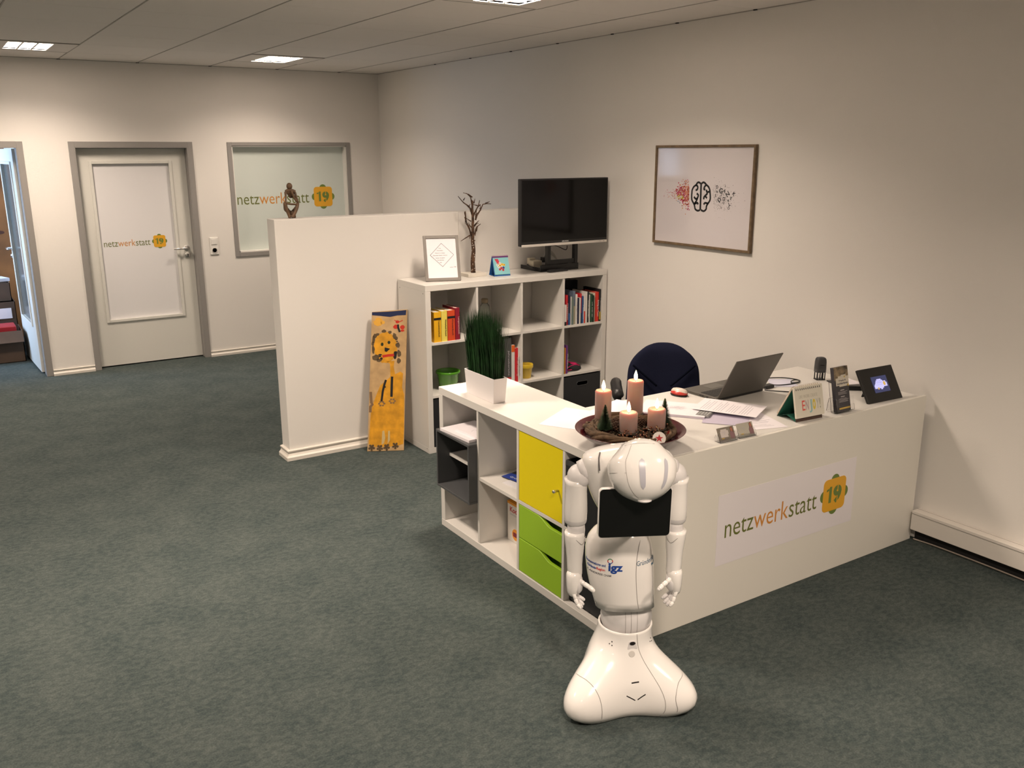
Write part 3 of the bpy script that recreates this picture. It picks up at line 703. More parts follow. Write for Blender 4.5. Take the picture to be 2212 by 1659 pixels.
MB().box(.001,w_,-.006,-.0048,h_-.012,h_-.001,Mf).build('purple_strip',mat('calendar_purple',(.12,.03,.15),.5),sc)
fl=MB(); cols_=[(.7,.7,.65),(.75,.5,.05),(.5,.03,.05),(.75,.55,.05),(.7,.68,.6),(.5,.05,.06),(.05,.06,.25),(.7,.65,.55)]
pm=[mat('petal_%d'%i,c_,.6) for i,c_ in enumerate([(.75,.73,.68),(.80,.50,.04),(.50,.04,.06),(.06,.07,.28)])]
for i in range(11):
    a_=i*2.4; rr_=.009*math.sqrt(i); fl.prism(circle(.056+rr_*math.cos(a_),.066+rr_*math.sin(a_),.0085,10),-.0052-.0001*(i%4),-.0047,Mf,mi=[0,1,2,1,0,3,0,2,1,0,2][i])
fl.prism([(.015,.118),(.04,.118),(.05,.09),(.035,.075)],-.0052,-.0047,Mf,mi=2)
fl.build('flower_print',pm,pg)
dt=MB()
for i in range(11):
    a_=i*2.4; rr_=.009*math.sqrt(i); dt.prism(circle(.056+rr_*math.cos(a_),.066+rr_*math.sin(a_),.003,8),-.0060,-.0057,Mf)
dt.build('flower_centres',blackink,pg)
def spiral(par,w_,n,h_,r_,M,mt):
    for i in range(n):
        x_=w_*(i+.5)/n
        pts=[(x_,-.005+r_*math.cos(a_)*.8+.004,h_+r_*.3+r_*math.sin(a_)) for a_ in [2*math.pi*j/12 for j in range(12)]]
        MB().tube(pts+[pts[0]],.0009,5,M).build('spiral_ring',mt,par,smooth=True)
spiral(sc,w_,13,h_-.003,.007,Mf,mat('ring_pink',(.5,.35,.42),.4))
# television
tv=thing('television','black flat screen television on a stand above the tall shelf','television',(1.19,2.498,1.316))
w_,h_=.728,.438
MB().box(0,w_,0,.035,0,h_).build('housing',black_pl,tv,bevel=.004)
MB().box(.010,w_-.010,-.0015,-.0002,.030,h_-.010).build('screen',screen_m,tv)
MB().box(.005,w_-.004,-.006,-.0003,-.004,.012).build('silver_strip',mat('silver_plastic',(.62,.58,.53),.35),tv,bevel=.001,seg=1)
MB().text('GRUNDIG',w_/2,.017,width=.056,height=.008,y=-.0017,align='C',bold=.02).build('lettering',mat('silver_print',(.6,.6,.58),.4),tv)
MB().text('USB',w_-.075,.003,width=.016,height=.004,y=-.0062).box(w_-.035,w_-.028,-.0066,-.0061,.002,.007).build('port_marks',ink,tv)
MB().box(.20,.55,.036,.075,.08,.33).build('rear_bulge',black_pl,tv,bevel=.006)
MB().box(.33,.62,.0755,.158,.09,.17).build('mount_bracket',black_pl,tv)
ss=thing('tv_stand','black metal television stand with two uprights and a low tray','stand',(1.46,2.655,SH))
m=MB(); m.box(0,.33,0,.25,0,.012); m.box(0,.33,0,.008,.012,.045).box(.0,.008,.008,.25,.012,.028).box(.322,.33,.008,.25,.012,.028); m.build('tray',black_pl,ss,bevel=.001,seg=1)
for x_ in (.066,.302): MB().box(x_-.0,x_+.026,.008,.040,.0125,.245).build('upright',black_pl,ss)
MB().box(.092,.302,.012,.030,.045,.075).build('crossbar',black_pl,ss)
t=thing('power_strip','cream power adapter block on tray of the television stand','power adapter',(1.495,2.80,SH+.0125))
MB().box(-.02,.055,-.035,.03,0,.052).build('block',mat('adapter_cream',(.66,.60,.47),.4),t,bevel=.004); MB().box(-.005,.045,.031,.07,.0,.065).build('plug',mat('adapter_cream',(.66,.60,.47),.4),t,bevel=.004)
m=MB(); 
for k in range(3): m.tube(smoothpts([(1.60,2.82,SH+.06),(1.64,2.84,SH+.1+.01*k),(1.70,2.85,SH+.085+.012*k),(1.73,2.83,SH+.045),(1.68,2.80,SH+.03),(1.61,2.80,SH+.04)]),.003,6)
tag(m.build('cable',mat('cable_light',(.55,.52,.46),.5),smooth=True,),'coiled pale cable between the uprights of the television stand','cable')
m=MB(); m.tube(smoothpts([(1.575,2.78,SH+.05),(1.62,2.80,SH+.14),(1.68,2.79,SH+.16),(1.745,2.75,SH+.13),(1.755,2.745,SH+.16)]),.0028,6); m.box(1.56,1.62,2.76,2.80,SH+.05,SH+.085)
tag(m.build('cable',black_pl,smooth=False),'black cable with plug looping behind the television stand uprights','cable')
tag(MB().tube(smoothpts([(1.452,2.70,SH+.006),(1.44,2.72,SH+.02),(1.455,2.80,SH+.03),(1.49,2.86,SH+.03)]),.007,8).build('cable',black_pl,smooth=True),'thick black cable end curling at left corner of television stand','cable')
rc=thing('remote_control','slim black remote control in front of the television stand','remote control',(1.575,2.612,SH),R(6))
MB().box(-.085,.085,-.02,.02,0,.016).build('body',black_pl,rc,bevel=.005)
m=MB()
for i in range(8):
    for j in range(3): m.box(-.07+i*.016,-.062+i*.016,-.013+j*.011,-.006+j*.011,.016,.0172)
m.build('buttons',charcoal,rc)

# ------------------------------------------------------------------ painted lion board leaning on shelf
bl=Vector((.160,2.790,.002)); brr=Vector((.372,2.675,.002)); tl=Vector((.268,2.862,.918)); trr=Vector((.466,2.745,.932))
xa=(brr-bl).normalized(); za=((tl-bl)); za=(za-xa*za.dot(xa)).normalized(); ya=za.cross(xa)
lb=thing('painted_board','wooden board painted with a childlike yellow lion, leaning beside the shelf','painting',tuple(bl))
lb.rotation_euler=Matrix((xa,ya,za)).transposed().to_euler()
inv=Matrix((xa,ya,za))
def bloc(p): q=inv@(p-bl); return (q.x,q.z)
cTL,cTR,cBL,cBR=bloc(tl),bloc(trr),bloc(bl),bloc(brr)
mid=[(110,150),(300,146),(485,128)]
MB().prism([cBL,cBR,cTR,((cTL[0]+cTR[0])/2,(cTL[1]+cTR[1])/2+.001),cTL],0,.02).build('plank',mat('pale_pine',(.50,.33,.16),.6,var=.2,vscale=14),lb,bevel=.001,seg=1)
hm=homog([(110,150),(485,130),(430,1542),(65,1540)],[cTL,cTR,cBR,cBL])
def paint(name,polys,mt,lay,strokes=()):
    m=MB()
    for p in polys: m.prism([hm(q) for q in p][::-1],-.0003-.0003*lay,-.0001)
    for s,w_ in strokes: stroke(m,s,w_,-.0001,hm,dep=.0002+.0003*lay)
    return m.build(name,mt,lb)
yl=mat('paint_yellow',(.62,.29,.015),.6,var=.25,vscale=18); bw=mat('paint_umber',(.10,.065,.03),.7,var=.3,vscale=30)
def blob(cx,cy,rx,ry,seed,n=22,j=.10):
    r_=random.Random(seed); return [(cx+rx*(1+r_.uniform(-j,j))*math.cos(2*math.pi*i/n),cy+ry*(1+r_.uniform(-j,j))*math.sin(2*math.pi*i/n)) for i in range(n)]
paint('blue_edge',[[(111,152),(300,148),(474,135),(468,188),(380,190),(300,205),(200,192),(111,183)]],mat('paint_navy',(.01,.018,.07),.6),1)
paint('sun',[blob(178,258,48,42,3,20,.25)]+[blob(225,262,22,18,4)],mat('paint_pale_yellow',(.72,.38,.05),.6),1)
paint('lion_body',[[(195,905),(300,820),(405,770),(432,790),(420,930),(440,1000),(434,1330),(425,1480),(340,1500),(150,1500),(80,1470),(90,1300),(100,1160),(130,1060)],blob(250,520,122,160,5,30,.04),[(250,660),(345,660),(335,720),(350,800),(300,820),(298,690)]],yl,1)
mane=[blob(x_,y_,a_,b2,i,12,.2) for i,(x_,y_,a_,b2) in enumerate(((128,440,14,40),(120,480,12,25),(125,540,14,45),(145,400,20,22),(170,385,20,14),(235,352,24,16),(298,365,18,16),(345,405,20,32),(365,430,18,22),(372,462,12,8),(380,500,22,28),(392,585,22,34),(388,660,22,26),(150,625,38,30),(185,650,30,16)))]
paint('mane',mane,bw,2)
paint('eyes',[blob(217,488,15,19,1,14,.03),blob(288,470,15,17,2,14,.03)],mat('paint_dark_green',(.02,.03,.012),.5),2)
paint('nose',[[(243,520),(300,535),(262,568),(243,560)]],blackink,2)
paint('whiskers',[blob(350,605,18,40,9,14,.15),blob(362,580,10,20,8),blob(195,595,20,8,6),blob(190,612,18,8,5),blob(208,635,14,14,4)],blackink,2).__setitem__('kind','stuff')
paint('painted_leg',[],blackink,2,[([(255,850),(240,890),(222,960),(208,1062)],.014),([(250,915),(240,925)],.01)])
paint('painted_leg',[],blackink,2,[([(318,818),(314,900),(310,1020)],.016)])
paint('ladybird_body',[],blackink,3,[([(384,285),(386,320),(402,365)],.013)])
paint('mouth',[],mat('paint_red',(.50,.03,.015),.5),3,[([(220,612),(280,603),(340,600)],.017)])
paint('ladybird',[blob(360,310,26,22,5),blob(430,315,24,22,6),blob(430,350,20,12,7),blob(378,258,20,16,8)],mat('paint_red',(.50,.03,.015),.5),1,[([(345,238),(370,252)],.004),([(392,262),(435,243)],.005)])
flower=[]
for i,(x_,y_) in enumerate(((210,1085),(318,1062))):
    for k in range(6): flower.append(blob(x_+26*math.cos(k*1.05),y_+20*math.sin(k*1.05),12,9,i*9+k,8,.2))
paint('paws_upper',flower,mat('paint_brown_light',(.20,.12,.06),.7),2,[([(98,965),(104,1070),(118,1090),(95,1110),(95,1165)],.017)])
fl2=[]
for i,(x_,y_) in enumerate(((108,1505),(190,1512),(258,1505),(345,1495))):
    for k in range(5): fl2.append(blob(x_+22*math.cos(k*1.26+.3),y_+22*math.sin(k*1.26+.3),13,12,i*9+k,8,.2))
    fl2.append(blob(x_,y_,15,15,i,8))
paint('paws_lower',fl2,bw,2)
paint('pale_streaks',[[(215,1350),(235,1345),(245,1420),(230,1470),(208,1480)],[(275,1350),(292,1350),(292,1440),(268,1475)]],mat('paint_cream',(.55,.42,.2),.6),2)

# ------------------------------------------------------------------ statue on the partition
sg=thing('thinker_statue','slim brown abstract seated thinker figure on the end of the partition','statue',(-.188,2.985,PH+.0003))
cw=mat('carved_wood',(.13,.075,.04),.5,var=.3,vscale=30)
s_=1/1341*380*.00262/ .262*.2566 if 0 else .000655
def P3(x,y,d=0): return ((x-528)*s_*1.0,d,(648-y)*s_*1.06+.004)
parts=[('head',[]),]
m=MB(); m.ball(P3(527,376),(.018,.019,.021),16); m.tube([P3(522,410),P3(520,396)],.007,8); m.build('head',cw,sg,smooth=True)
m=MB()
m.tube(smoothpts([P3(489,422,-.0),P3(510,412),P3(545,412),P3(578,425)]),[.010]*19,10)
m.loft([[tuple(Vector(P3(x_,y_,dy))) for x_,y_,dy in ((x0_,yy,-.007),(x1_,yy,-.007),(x1_,yy,.007),(x0_,yy,.007))] for x0_,x1_,yy in ((490,580,415),(498,570,435),(512,558,458),(525,545,478))])
m.build('shoulders',cw,sg,smooth=True)
m=MB(); m.tube(smoothpts([P3(487,425),P3(481,465,-.01),P3(476,515,-.02),P3(510,528,-.03),P3(560,532,-.025),P3(572,540,-.02)]),[.0085,.0085,.008,.008,.007,.007,.0065,.0065,.006,.006,.006,.006]+[.006]*19,8); m.build('folded_arm',cw,sg,smooth=True)
m=MB(); m.tube(smoothpts([P3(578,428),P3(583,470,-.008),P3(590,510,-.015),P3(565,490,-.022),P3(545,450,-.022),P3(533,412,-.02)]),.0072,8); m.build('raised_arm',cw,sg,smooth=True)
m=MB(); m.tube(smoothpts([P3(560,600,.03),P3(595,560,.02),P3(592,525,-.01),P3(575,560,-.025),P3(545,610,-.03),P3(515,642,-.032)]),[.010]*31,8); m.build('crossed_leg',cw,sg,smooth=True)
m=MB(); m.tube(smoothpts([P3(545,605,.03),P3(490,585,.02),P3(468,540,-.01),P3(470,520,-.012),P3(480,580,-.018),P3(498,630,-.02),P3(497,640,-.026)]),[.010]*37,8); m.tube(smoothpts([P3(500,575,.02),P3(530,612,.025),P3(560,612,.02)]),.012,8); m.build('lower_leg',cw,sg,smooth=True)
m=MB(); m.box(*[*(P3(545,0)[0],P3(575,0)[0])],.0,.035,.0,.02); m.build('seat_block',cw,sg,bevel=.005)

# ------------------------------------------------------------------ picture on the right wall
pc=thing('wall_picture','large wood framed brain artwork hanging on the right wall','picture',(XR-.0005,2.042,1.344),R(-90))
pwid,phg=.845,.620; b_=.0155
m=MB(); m.box(0,b_,-.022,0,0,phg); m.box(pwid-b_,pwid,-.022,0,0,phg); m.box(b_,pwid-b_,-.022,0,0,b_); m.box(b_,pwid-b_,-.022,0,phg-b_,phg); m.build('frame',wood_fr,pc,bevel=.0015,seg=1)
MB().box(b_,pwid-b_,-.012,-.002,b_,phg-b_).build('artwork',mat('art_paper',(.66,.62,.64),.12,spec=.6,coat=.5),pc)
ah=homog([(250,168),(1490,146),(1378,1502),(199,1372)],[(b_*.6,phg-b_*.6),(pwid-b_*.6,phg-b_*.6),(pwid-b_*.6,b_*.6),(b_*.6,b_*.6)])
m=MB(); yb=-.0121; bt_=.0125
def bs(pts,w_=bt_,close=False): stroke(m,smoothpts(pts+([pts[0]] if close else []),5),w_,yb,ah,dep=.0005)
bs([(790,640),(765,622),(745,630),(730,655),(700,680),(680,720),(675,760),(672,800),(675,850),(700,900),(708,930),(715,965),(745,985),(775,975)],.012)
bs([(795,640),(820,622),(842,632),(860,655),(885,680),(900,720),(903,760),(905,800),(900,850),(870,900),(855,930),(850,965),(820,990),(785,975)],.012)
bs([(793,640),(787,760),(777,975)],.014)
bs([(730,655),(750,680),(742,715),(722,722)]); bs([(735,765),(755,785),(745,820),(725,835),(700,808)]); bs([(745,825),(730,860),(705,900)]); bs([(705,900),(740,885),(752,905)])
bs([(855,655),(835,680),(828,710),(845,712)]); bs([(895,740),(865,745),(858,715)]); bs([(872,760),(850,785),(828,810),(822,840)]); bs([(845,800),(862,825)]); bs([(880,895),(840,885),(820,905)])
m.build('brain_drawing',blackink,pc)
rnd=random.Random(11)
cols_=[(.42,.02,.08),(.50,.03,.12),(.55,.25,.03),(.45,.38,.04),(.60,.22,.12),(.30,.36,.45),(.30,.05,.03)]
mm=[mat('splash_%d'%i,c_,.5) for i,c_ in enumerate(cols_)]
m=MB()
for i in range(620):
    d=abs(rnd.gauss(0,1)); a_=rnd.uniform(0,6.28); x_=640-abs(rnd.gauss(0,1))*105; y_=775+rnd.gauss(0,1)*(30+(640-x_)*.0+55*math.exp(-((x_-590)/90)**2))
    r_=rnd.uniform(3,9)*(1 if x_>480 else .6)
    if x_<290 : continue
    mi=5 if (abs(x_-490)<35 and y_>860) else 3 if (abs(x_-520)<50 and abs(y_-815)<22) else 4 if x_>590 and rnd.random()<.6 else rnd.choice([0,1,0,6,2,4,0])
    X,Z=ah((x_,y_)); m.prism(circle(X,Z,r_*.00055,5),yb-.0004-.0001*(i%4),yb,mi=mi)
m.build('colour_splash',mm,pc,kind='stuff')
m=MB()
for ch,x_,y_,s_2,ro in (('G',1035,725,.030,10),('A',1080,725,.020,30),('N',1118,775,.027,-40),('K',1200,765,.022,40),('Q',1010,840,.024,10),('D',1072,830,.020,0),('E',1165,825,.018,20),('T',1140,900,.022,150),('O',1065,880,.014,0),('O',1127,950,.015,0),('D',990,680,.018,0),('H',970,790,.014,90),('X',1040,785,.010,0),('M',1128,850,.012,60),('Z',1040,945,.010,20),('S',1095,670,.010,0),('W',985,735,.012,30)):
    X,Z=ah((x_,y_)); Mx=Matrix.Translation((X,0,Z))@Matrix.Rotation(R(ro),4,'Y')@Matrix.Translation((-s_2*.35,0,-s_2*.5))
    m.text(ch,0,0,height=s_2,y=yb,M=Mx,bold=.02)
for i in range(420):
    x_=940+abs(rnd.gauss(0,1))*130; y_=820+rnd.gauss(0,1)*85
    if x_>1340: continue
    X,Z=ah((x_,y_)); m.prism(circle(X,Z,rnd.uniform(.0006,.0022),4),yb-.0003,yb)
m.build('letter_scatter',blackink,pc,kind='stuff')

# ------------------------------------------------------------------ grass in white trough
gp=thing('potted_grass','artificial green grass in a white rectangular trough on the counter','plant',(.095,1.162,LH+.0003))
def ringr(wx,wy,z): return [(-wx,-wy,z),(wx,-wy,z),(wx,wy,z),(-wx,wy,z)]
m=MB(); o1=[(.033,.126,0),(.0375,.139,.122)]; i1=[(.0345,.136,.1221),(.030,.122,.02)]
m.loft([ringr(*o1[0]),ringr(*o1[1]),ringr(*i1[0]),ringr(*i1[1])]); m.build('trough',mat('trough_white',(.80,.76,.76),.35),gp,bevel=.001,seg=1)
MB().box(-.0325,.0325,-.128,.128,.09,.098).build('soil',mat('soil_dark',(.02,.02,.012),.9),gp)
m=MB(); rnd=random.Random(5)
for i in range(2600):
    bx=rnd.uniform(-.029,.029); by=rnd.uniform(-.120,.120); h=rnd.uniform(.245,.345)*(1-.10*(by<-.09)); 
    lx=bx*.5+rnd.gauss(0,.008); ly=.008+by*.06+rnd.gauss(0,.013); 
    if i%60==0: ly*=3.2; lx*=2
    a_=rnd.uniform(0,math.pi); wv=.0013; dx,dy=wv*math.cos(a_),wv*math.sin(a_)
    P=[(bx,by,.095),(bx+lx*.35,by+ly*.3,.095+h*.5),(bx+lx,by+ly,.095+h)]
    vs=[(P[0][0]-dx,P[0][1]-dy,P[0][2]),(P[0][0]+dx,P[0][1]+dy,P[0][2]),(P[1][0]+dx,P[1][1]+dy,P[1][2]),(P[1][0]-dx,P[1][1]-dy,P[1][2]),(P[2][0],P[2][1],P[2][2])]
    m.add(vs,[(0,1,2,3),(3,2,4)])
m.build('grass_blades',grass_m,gp,kind='stuff')
sheet('paper_sheet','single white sheet lying on the counter left of the candle bowl','paper',(.235,.63,LH+.0003),R(-60),.21,.297,.0008,mat('sheet_lilac',(.82,.79,.84),.6))

# ------------------------------------------------------------------ advent wreath bowl
BX,BY=.190,.192; BZ=LH+.0003
bw_=thing('bowl','shallow dark red lacquered bowl holding the candle wreath','bowl',(BX,BY,BZ))
MB().lathe([(.085,0),(.090,.002),(.14,.022),(.185,.048),(.222,.078),(.224,.080),(.221,.0805),(.18,.053),(.13,.028),(.085,.010)],64).build('bowl_body',bowl_m,bw_,smooth=True)
wz=BZ+.03
wr=thing('wreath','brown twig wreath with berries and cones filling the red bowl','wreath',(BX,BY,wz))
m=MB(); rnd=random.Random(21)
for k in range(56):
    ph=rnd.uniform(0,6.28); tn=rnd.uniform(1.2,3.2); R0=rnd.uniform(.145,.178); rr2=rnd.uniform(.005,.013); zz=rnd.uniform(.010+max(0,(R0-.145)*1.0),.046); tw_=rnd.uniform(2,7); ra=rnd.uniform(.0045,.0115); off=rnd.uniform(0,6.28)
    n=int(10*tn); P=[]
    for i in range(n):
        a_=ph+tn*i/n; P.append(((R0+rr2*math.cos(tw_*a_+off))*math.cos(a_),(R0+rr2*math.cos(tw_*a_+off))*math.sin(a_),zz+rr2*.7*math.sin(tw_*a_+off)+.005))
    m.tube(P,[ra*(1-.5*abs(2*i/n-1)**2)*(1+.15*rnd.uniform(-1,1)) for i in range(n)],6)
m.build('twigs',twig,wr,smooth=True,kind='stuff')
m=MB()
for k in range(500):
    a_=rnd.uniform(0,6.28); q=.15*math.sqrt(rnd.random()); m.ball((q*math.cos(a_),q*math.sin(a_),rnd.uniform(.018,.050)),rnd.uniform(.004,.008),6)
m.build('moss',mat('moss_brown',(.055,.035,.018),.95,var=.6,vscale=60),wr,kind='stuff')
m=MB()
for k in range(90):
    a_=rnd.choice([rnd.uniform(-1.6,-.1),rnd.uniform(-2.6,-1.2),rnd.uniform(0,6.28)]); q=rnd.uniform(.08,.165); m.ball((q*math.cos(a_),q*math.sin(a_),rnd.uniform(.048,.070)),rnd.uniform(.0028,.0045),8)
m.build('berries',mat('berry_bronze',(.20,.085,.05),.22,.4),wr,smooth=True,kind='stuff')
def cone(x,y,z,r_,h_):
    m=MB()
    for i in range(7):
        for j in range(9):
            a_=2*math.pi*(j+.5*(i%2))/9; q=r_*math.sin(math.pi*(i+1.2)/8.5); m.ball((x+q*math.cos(a_),y+q*math.sin(a_),z+h_*i/6),(r_*.28,r_*.28,r_*.18),6)
    return m.build('cone',cone_m,wr,smooth=True)
cone(-.055,.005,.045,.024,.035); cone(-.03,.05,.045,.022,.034); cone(.075,.02,.04,.018,.03)
dec=MB()
for (x_,y_,z_) in ((-.06,-.15,.045),(.02,-.165,.04),(.08,-.14,.05)):
    for k in range(4):
        a_=k*math.pi/4; dec.tube([(x_-.011*math.cos(a_),y_,z_-.011*math.sin(a_)),(x_+.011*math.cos(a_),y_,z_+.011*math.sin(a_))],.0013,5)
dec.build('star_bead',mat('bead_red',(.40,.03,.02),.3),wr)
# candles
def candle(x,y,zb,h,r_,label):
    t=thing('candle',label,'candle',(x,y,zb),group=None)
    MB().lathe([(r_*1.12,-.004),(r_*1.15,-.001),(r_*1.12,-.0003)],28).build('holder',mat('holder_metal',(.10,.09,.07),.4,.6),t,smooth=True)
    MB().lathe([(r_-.002,0),(r_,.003),(r_,h-.006),(r_-.003,h-.001),(r_-.008,h),(r_-.012,h-.004),(r_*.25,h-.007)],32).build('wax_body',wax,t,smooth=True)
    MB().tube([(0,0,h-.008),(.0005,0,h+.006)],.0011,6).build('wick',blackink,t)
    f=MB().lathe([(.0008,h-.001),(.0055,h+.005),(.0080,h+.012),(.0072,h+.021),(.0042,h+.032),(.0008,h+.042)],16)
    f.build('flame',mat('flame',(1,.7,.4),.5,emit=(1,.62,.28),es=22),t,smooth=True)
    l=bpy.data.lights.new('flame_light','POINT'); l.energy=1.3; l.color=(1,.42,.16); l.shadow_soft_size=.006
    o=bpy.data.objects.new('flame_light',l); C.objects.link(o); o.parent=t; o.location=(0,0,h+.018)
candle(.171,.345,.842,.127,.0345,'tall pink candle at the left of the wreath')
candle(.345,.345,.842,.145,.0345,'tallest pink candle at the back of the wreath')
candle(.152,.160,.842,.081,.0365,'short pink candle at the front of the wreath')
candle(.278,.134,.842,.082,.0365,'short pink candle at the right of the wreath')
# mini trees
def minitree(x,y,zb,h,r_,label,seed):
    t=thing('mini_tree',label,'decoration',(x,y,zb)); rnd=random.Random(seed)
    MB().tube([(0,0,0),(0,0,h)],[.003,.001],6).build('stem',cone_m,t)
    m=MB()
    for i in range(2600):
        f_=rnd.random()**1.4; z=h*.10+h*.9*f_; q=r_*(1-f_)**.8*rnd.uniform(.75,1.08)+.002; a_=rnd.uniform(0,6.28)
        c_,s2=math.cos(a_),math.sin(a_); e=(q*c_,q*s2,z+.004); wv=.0014
        m.add([(-s2*wv,c_*wv,z-.002),(s2*wv,-c_*wv,z-.002),e],[(0,1,2)])
    m.build('needles',mat('needle_green',(.035,.075,.03),.7,var=.5,vscale=60),t,kind='stuff')
minitree(.085,.225,.835,.110,.036,'tiny green bottle-brush tree at left of the wreath',1)
minitree(.335,.150,.835,.115,.036,'tiny green bottle-brush tree behind the right candle',2)
gbell=thing('gold_bell','small gold bell ornament among the candles','ornament',(.215,.235,.842),rot=(R(35),R(-30),0))
MB().lathe([(.020,0),(.019,.004),(.013,.014),(.010,.024),(.005,.031),(.001,.032)],24).build('bell_body',mat('gold',(.75,.50,.15),.22,1),gbell,smooth=True)
MB().tube([(0,0,.031),(0,.002,.040),(.003,0,.036)],.001,6).build('loop',mat('gold',(.75,.50,.15),.22,1),gbell)
tg=thing('round_tag','round white tag with red star hanging at the wreath front','tag',(0.173,0.001,.852),rot=(R(-16),0,R(-38)))
MB().prism(circle(0,0,.0255,32),-.002,.001).build('disc',mat('tag_white',(.78,.72,.66),.5),tg)
MB().prism([(.0165*(1 if i%2==0 else .40)*math.sin(math.pi*i/5),.0165*(1 if i%2==0 else .40)*math.cos(math.pi*i/5)) for i in range(10)][::-1],-.0026,-.0021).build('star',mat('star_red',(.48,.02,.03),.5),tg)
MB().tube([(0,-.001,.023),(-.004,.002,.038),(-.012,.02,.046)],.0007,5).build('string',mat('string_gold',(.4,.3,.15),.6),tg)

# ------------------------------------------------------------------ office chair
ch=thing('office_chair','navy fabric office chair with black armrests behind the desk','chair',(1.265,1.12,0),R(-36))
# local: seat centre origin, facing -y
m=MB(); rings=[]
def backpt(u,v):
    # u -1..1 across, v 0..1 up
    hw=.222*(1-.10*v) ; e=1-abs(v*1.0)**7*.9
    x=u*hw*(1-.36*max(0,(v-.55)/.45)**2.4); z=.47+.378*v; y=.245+.07*v-.045*(1-abs(u)**2)*0-.035*(abs(u)**2)
    return x,y,z
N1,N2=16,14
F=[];B=[]
for i in range(N2+1):
    v=i/N2; rF=[];rB=[]
    for j in range(N1+1):
        u=-1+2*j/N1; x,y,z=backpt(u,v); z-=.045*(abs(u)**3.2)*v**2; ed=(1-abs(u)**6)*(1-(2*v-1)**8)
        rF.append((x,y-.030*ed,z)); rB.append((x,y+.022*ed+.003,z))
    F.append(rF);B.append(rB)
m.loft([F[i]+B[i][::-1] for i in range(N2+1)]); m.build('backrest',navy,ch,smooth=True,sub=1)
m=MB()
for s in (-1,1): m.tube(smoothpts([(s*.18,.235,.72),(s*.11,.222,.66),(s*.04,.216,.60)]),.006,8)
m.build('back_creases',mat('navy_crease_shade',(.003,.004,.010),.95,spec=.05),ch,smooth=True)  # crease shade put in as tubes of a darker navy
m=MB(); m.loft([[(.25*s*math.cos(a_)*(1 if abs(math.cos(a_))<.8 else .98),.235*s*math.sin(a_),z) for a_ in [2*math.pi*j/32 for j in range(32)]] for s,z in ((.9,.425),(1,.44),(1,.47),(.95,.49),(.7,.497))]); m.build('seat',navy,ch,smooth=True)
for s,az in ((-1,-.06),(1,-.13)):
    m=MB(); m.tube(smoothpts([(s*.285,-.13,.690+az),(s*.29,-.12,.704+az),(s*.29,.0,.712+az),(s*.285,.10,.706+az),(s*.285,.13,.69+az)]),[.018]+[.032]*23+[.018],12,flat=1.0)
    m.tube(smoothpts([(s*.285,-.09,.69+az),(s*.285,-.06,.60+az),(s*.27,.02,.47),(s*.20,.04,.42)]),.021,10); m.build('armrest',black_pl,ch,smooth=True)
m=MB(); m.tube([(0,0,.42),(0,0,.07)],.025,12).build('column',black_pl,ch,smooth=True)
MB().tube(smoothpts([(0,.12,.42),(0,.26,.44),(0,.285,.55),(0,.30,.62)]),.02,8).build('back_bar',black_pl,ch,smooth=True)
for i in range(5):
    a_=2*math.pi*i/5+.3; MB().tube([(0,0,.09),(.29*math.cos(a_),.29*math.sin(a_),.06)],[.028,.018],8).build('foot',black_pl,ch,smooth=True)
    MB().lathe([(.005,-.02),(.027,-.018),(.027,.018),(.005,.02)],16,Matrix.Translation((.29*math.cos(a_),.29*math.sin(a_),.0275))@Matrix.Rotation(a_+1.57,4,'Z')@Matrix.Rotation(R(90),4,'Y')).build('castor',black_pl,ch)

# ------------------------------------------------------------------ laptop
DZ=DH+.0004
lp=thing('laptop','open grey laptop on the desk, seen from behind its lid','laptop',(.979,.474,DZ),R(2))
MB().box(0,.333,.006,.232,.001,.015).build('base',laptop_m,lp,bevel=.003)
MB().box(.005,.328,.0,.012,.004,.014).build('hinge',black_pl,lp)
Ml=Matrix.Translation((0,.004,.014))@Matrix.Rotation(R(27.7),4,'X')
MB().box(0,.333,-.004,.002,0,.228,Ml).build('lid',laptop_m,lp,bevel=.002)
MB().box(.006,.327,.0022,.0028,.012,.222,Ml).build('display',screen_m,lp)
for r_ in range(6):
    for c_ in range(15):
        MB().box(.018+c_*.0200,.0355+c_*.0200,.035+r_*.0155,.048+r_*.0155,.0152,.0166).build('key',key_m,lp)
MB().box(.115,.215,.145,.210,.0151,.0156).build('touchpad',mat('pad_grey',(.13,.125,.11),.3,.4),lp)
m=MB(); 
for y_ in (.06,.09,.105): m.box(-.0006,-.0001,y_,y_+.012,.005,.010)
m.build('side_ports',blackink,lp)
# mouse
ms=thing('computer_mouse','red and white wireless mouse beside the open laptop','mouse',(.905,.660,DZ),R(15))
def mouse(s,z0,h): return [[(.031*k*s*math.cos(a_),.047*k*s*math.sin(a_),z) for a_ in [2*math.pi*j/28 for j in range(28)]] for k,z in ((.92,z0),(1,z0+.006),(.97,z0+h*.5),(.80,z0+h*.85),(.5,z0+h*.98),(.15,z0+h))]
m=MB(); m.loft(mouse(1,0,.012)); m.build('base',black_pl,ms,smooth=True)
m=MB(); m.loft(mouse(.97,.008,.020)); m.build('shell',mat('mouse_red',(.55,.04,.03),.3,coat=.4),ms,smooth=True)
m=MB(); m.loft([[(x_*.80,y_*.97,z_) for x_,y_,z_ in r_] for r_ in mouse(.97,.012,.0245)]); o=m.build('top_cover',mat('mouse_cream',(.72,.62,.54),.3,coat=.4),ms,smooth=True)
m=MB()
for x_,y_,r_ in ((-.008,.018,.007),(.009,.006,.006),(-.006,-.012,.0065),(.008,-.024,.005)): m.ball((x_,y_,.0345-.25*(abs(x_)+abs(y_)**1.5*1.6)),(r_,r_,.0022),10)
m.build('red_dots',mat('mouse_red',(.55,.04,.03),.3,coat=.4),o,smooth=True)
